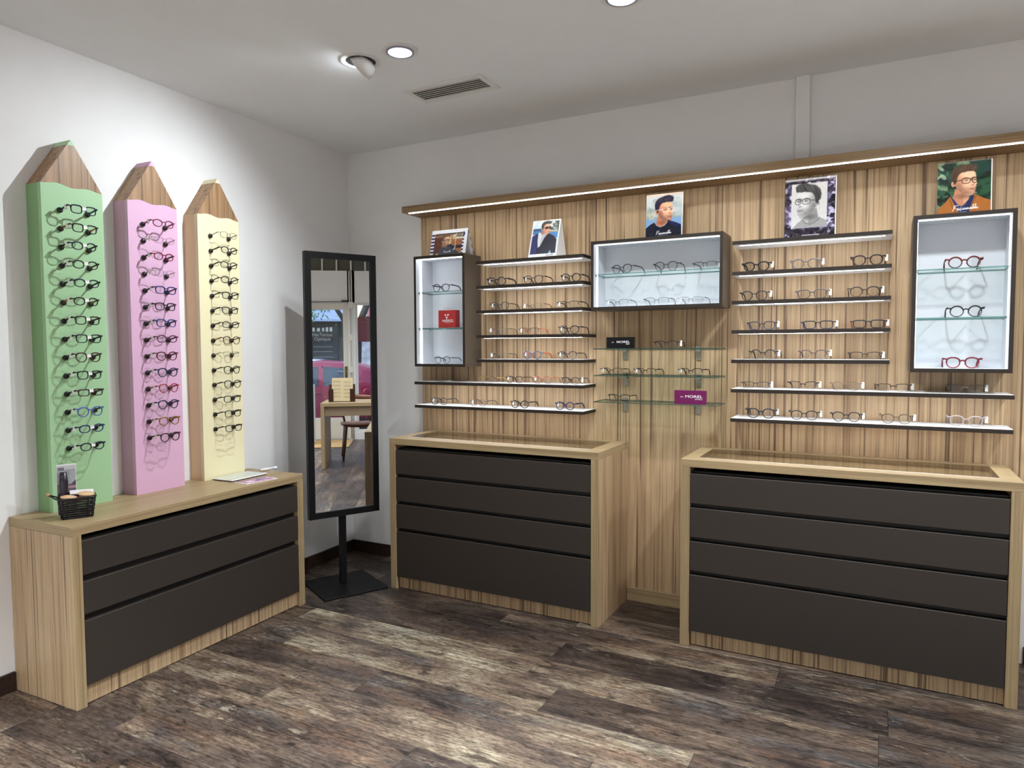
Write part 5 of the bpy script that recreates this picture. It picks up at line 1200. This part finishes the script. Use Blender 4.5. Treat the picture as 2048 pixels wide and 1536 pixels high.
t = thing('shop_building', 'dark shop front with blue grey awning across the street', 'building', (17.2, -9.5, -0.1))
STW = mat('dark_facade', (62, 58, 60), .7); m = MB(); m.box(0, 1, 0, 7.3, 0, 5.5); m.build('facade', STW, t)
m = MB(); m.prism([(-0.9, 2.36), (0, 2.80), (0, 2.86), (-0.9, 2.42)], 'y', 2.0, 7.2); m.build('awning', mat('blue_grey_awning', (120, 140, 176), .7), t)
m = MB(); m.box(-.06, 0, 2.0, 7.2, 1.95, 2.36); fa = m.build('fascia', mat('black_fascia', (26, 26, 30), .4), t)
m = MB(); rn = random.Random(8); y = 5.2
while y < 6.85:
    hh_ = rn.uniform(.05, .10); m.box(-.064, -.06, y, y+rn.uniform(.05, .09), 2.12-hh_*.3, 2.12+hh_); y += rn.uniform(.10, .15)
m.build('lettering', INKW, fa)
for k in range(3):
    m = MB(); m.box(-.02, 0, 2.1+k*1.7, 3.6+k*1.7, .5, 1.9); wd = m.build('shop_window', mat('dark_shop_glass', (44, 50, 58), .08), t)
    m = MB(); m.box(-.03, -.02, 2.1+k*1.7, 3.6+k*1.7, 1.2, 1.24); m.build('glazing_bar', FRAMEW, wd)
t = thing('stone_house', 'grey stone house wall with pink brick above across the street', 'building', (17.2, -2.15, -0.1))
ST = bpy.data.materials.new('rubble_stone'); ST.use_nodes = True
_n = ST.node_tree.nodes; _l = ST.node_tree.links; _b = _n['Principled BSDF']; _v = _n.new('ShaderNodeTexVoronoi'); _v.inputs['Scale'].default_value = 4.5; _tc = _n.new('ShaderNodeTexCoord'); _r = _n.new('ShaderNodeValToRGB')
_r.color_ramp.elements[0].color = lin((196, 200, 210)); _r.color_ramp.elements[1].color = lin((112, 116, 128)); _l.new(_tc.outputs['Object'], _v.inputs['Vector']); _l.new(_v.outputs['Distance'], _r.inputs['Fac']); _l.new(_r.outputs[0], _b.inputs['Base Color']); _b.inputs['Roughness'].default_value = .9
m = MB(); m.box(0, 1, 0, 7, 0, 2.36); m.build('stone_wall', ST, t)
m = MB(); m.box(0, 1, .42, 7, 2.361, 5.2); bk = m.build('brick_wall', mat('pink_brick', (186, 120, 132), .85, noise=.2, nscale=8), t)
for k in range(22):
    m = MB(); m.box(-.03, 0, .45+k*.2, .51+k*.2, 2.50, 3.4); m.build('railing_bar', mat('white_railing', (230, 226, 232), .5), t)

t = thing('street_tree', 'leafy street tree with a dark leaning trunk outside', 'tree', (12.6, -1.55, -0.2))
BARK = mat('dark_bark', (38, 36, 36), .9, noise=.3, nscale=20)
m = MB(); m.tube([(0, 0, 0), (0, -.02, 1.2), (0, .03, 2.2), (0, .30, 2.9), (0, .75, 3.5)], [.12, .10, .085, .07, .05], 10, upv=(1, 0, 0)); m.build('trunk', BARK, t)
m = MB(); m.tube([(0, .02, 2.1), (0, -.30, 2.35), (-.05, -.52, 2.7), (-.1, -.95, 3.1)], [.075, .06, .05, .03], 8, upv=(1, 0, 0)); m.build('branch', BARK, t)
rn = random.Random(5); m = MB()
for k in range(520):
    if k < 320: c = (rn.gauss(-.3, .25), rn.gauss(-.95, .22), rn.gauss(2.62, .14))
    else: c = (rn.gauss(0, .5), rn.gauss(.2, .7), rn.gauss(3.5, .35))
    a = rn.uniform(0, 6.28); s = rn.uniform(.03, .055); d = Vector((rn.uniform(-1, 1), rn.uniform(-1, 1), rn.uniform(-1.2, .2))).normalized(); e = d.orthogonal().normalized()*.45; c = Vector(c)
    m.add([c-d*s, c+e*s, c+d*s, c-e*s], [[0, 1, 2, 3]])
lf = m.build('foliage', mat('green_leaf', (92, 134, 84), .6, noise=.3, nscale=5), t, recalc=False); lf['kind'] = 'stuff'
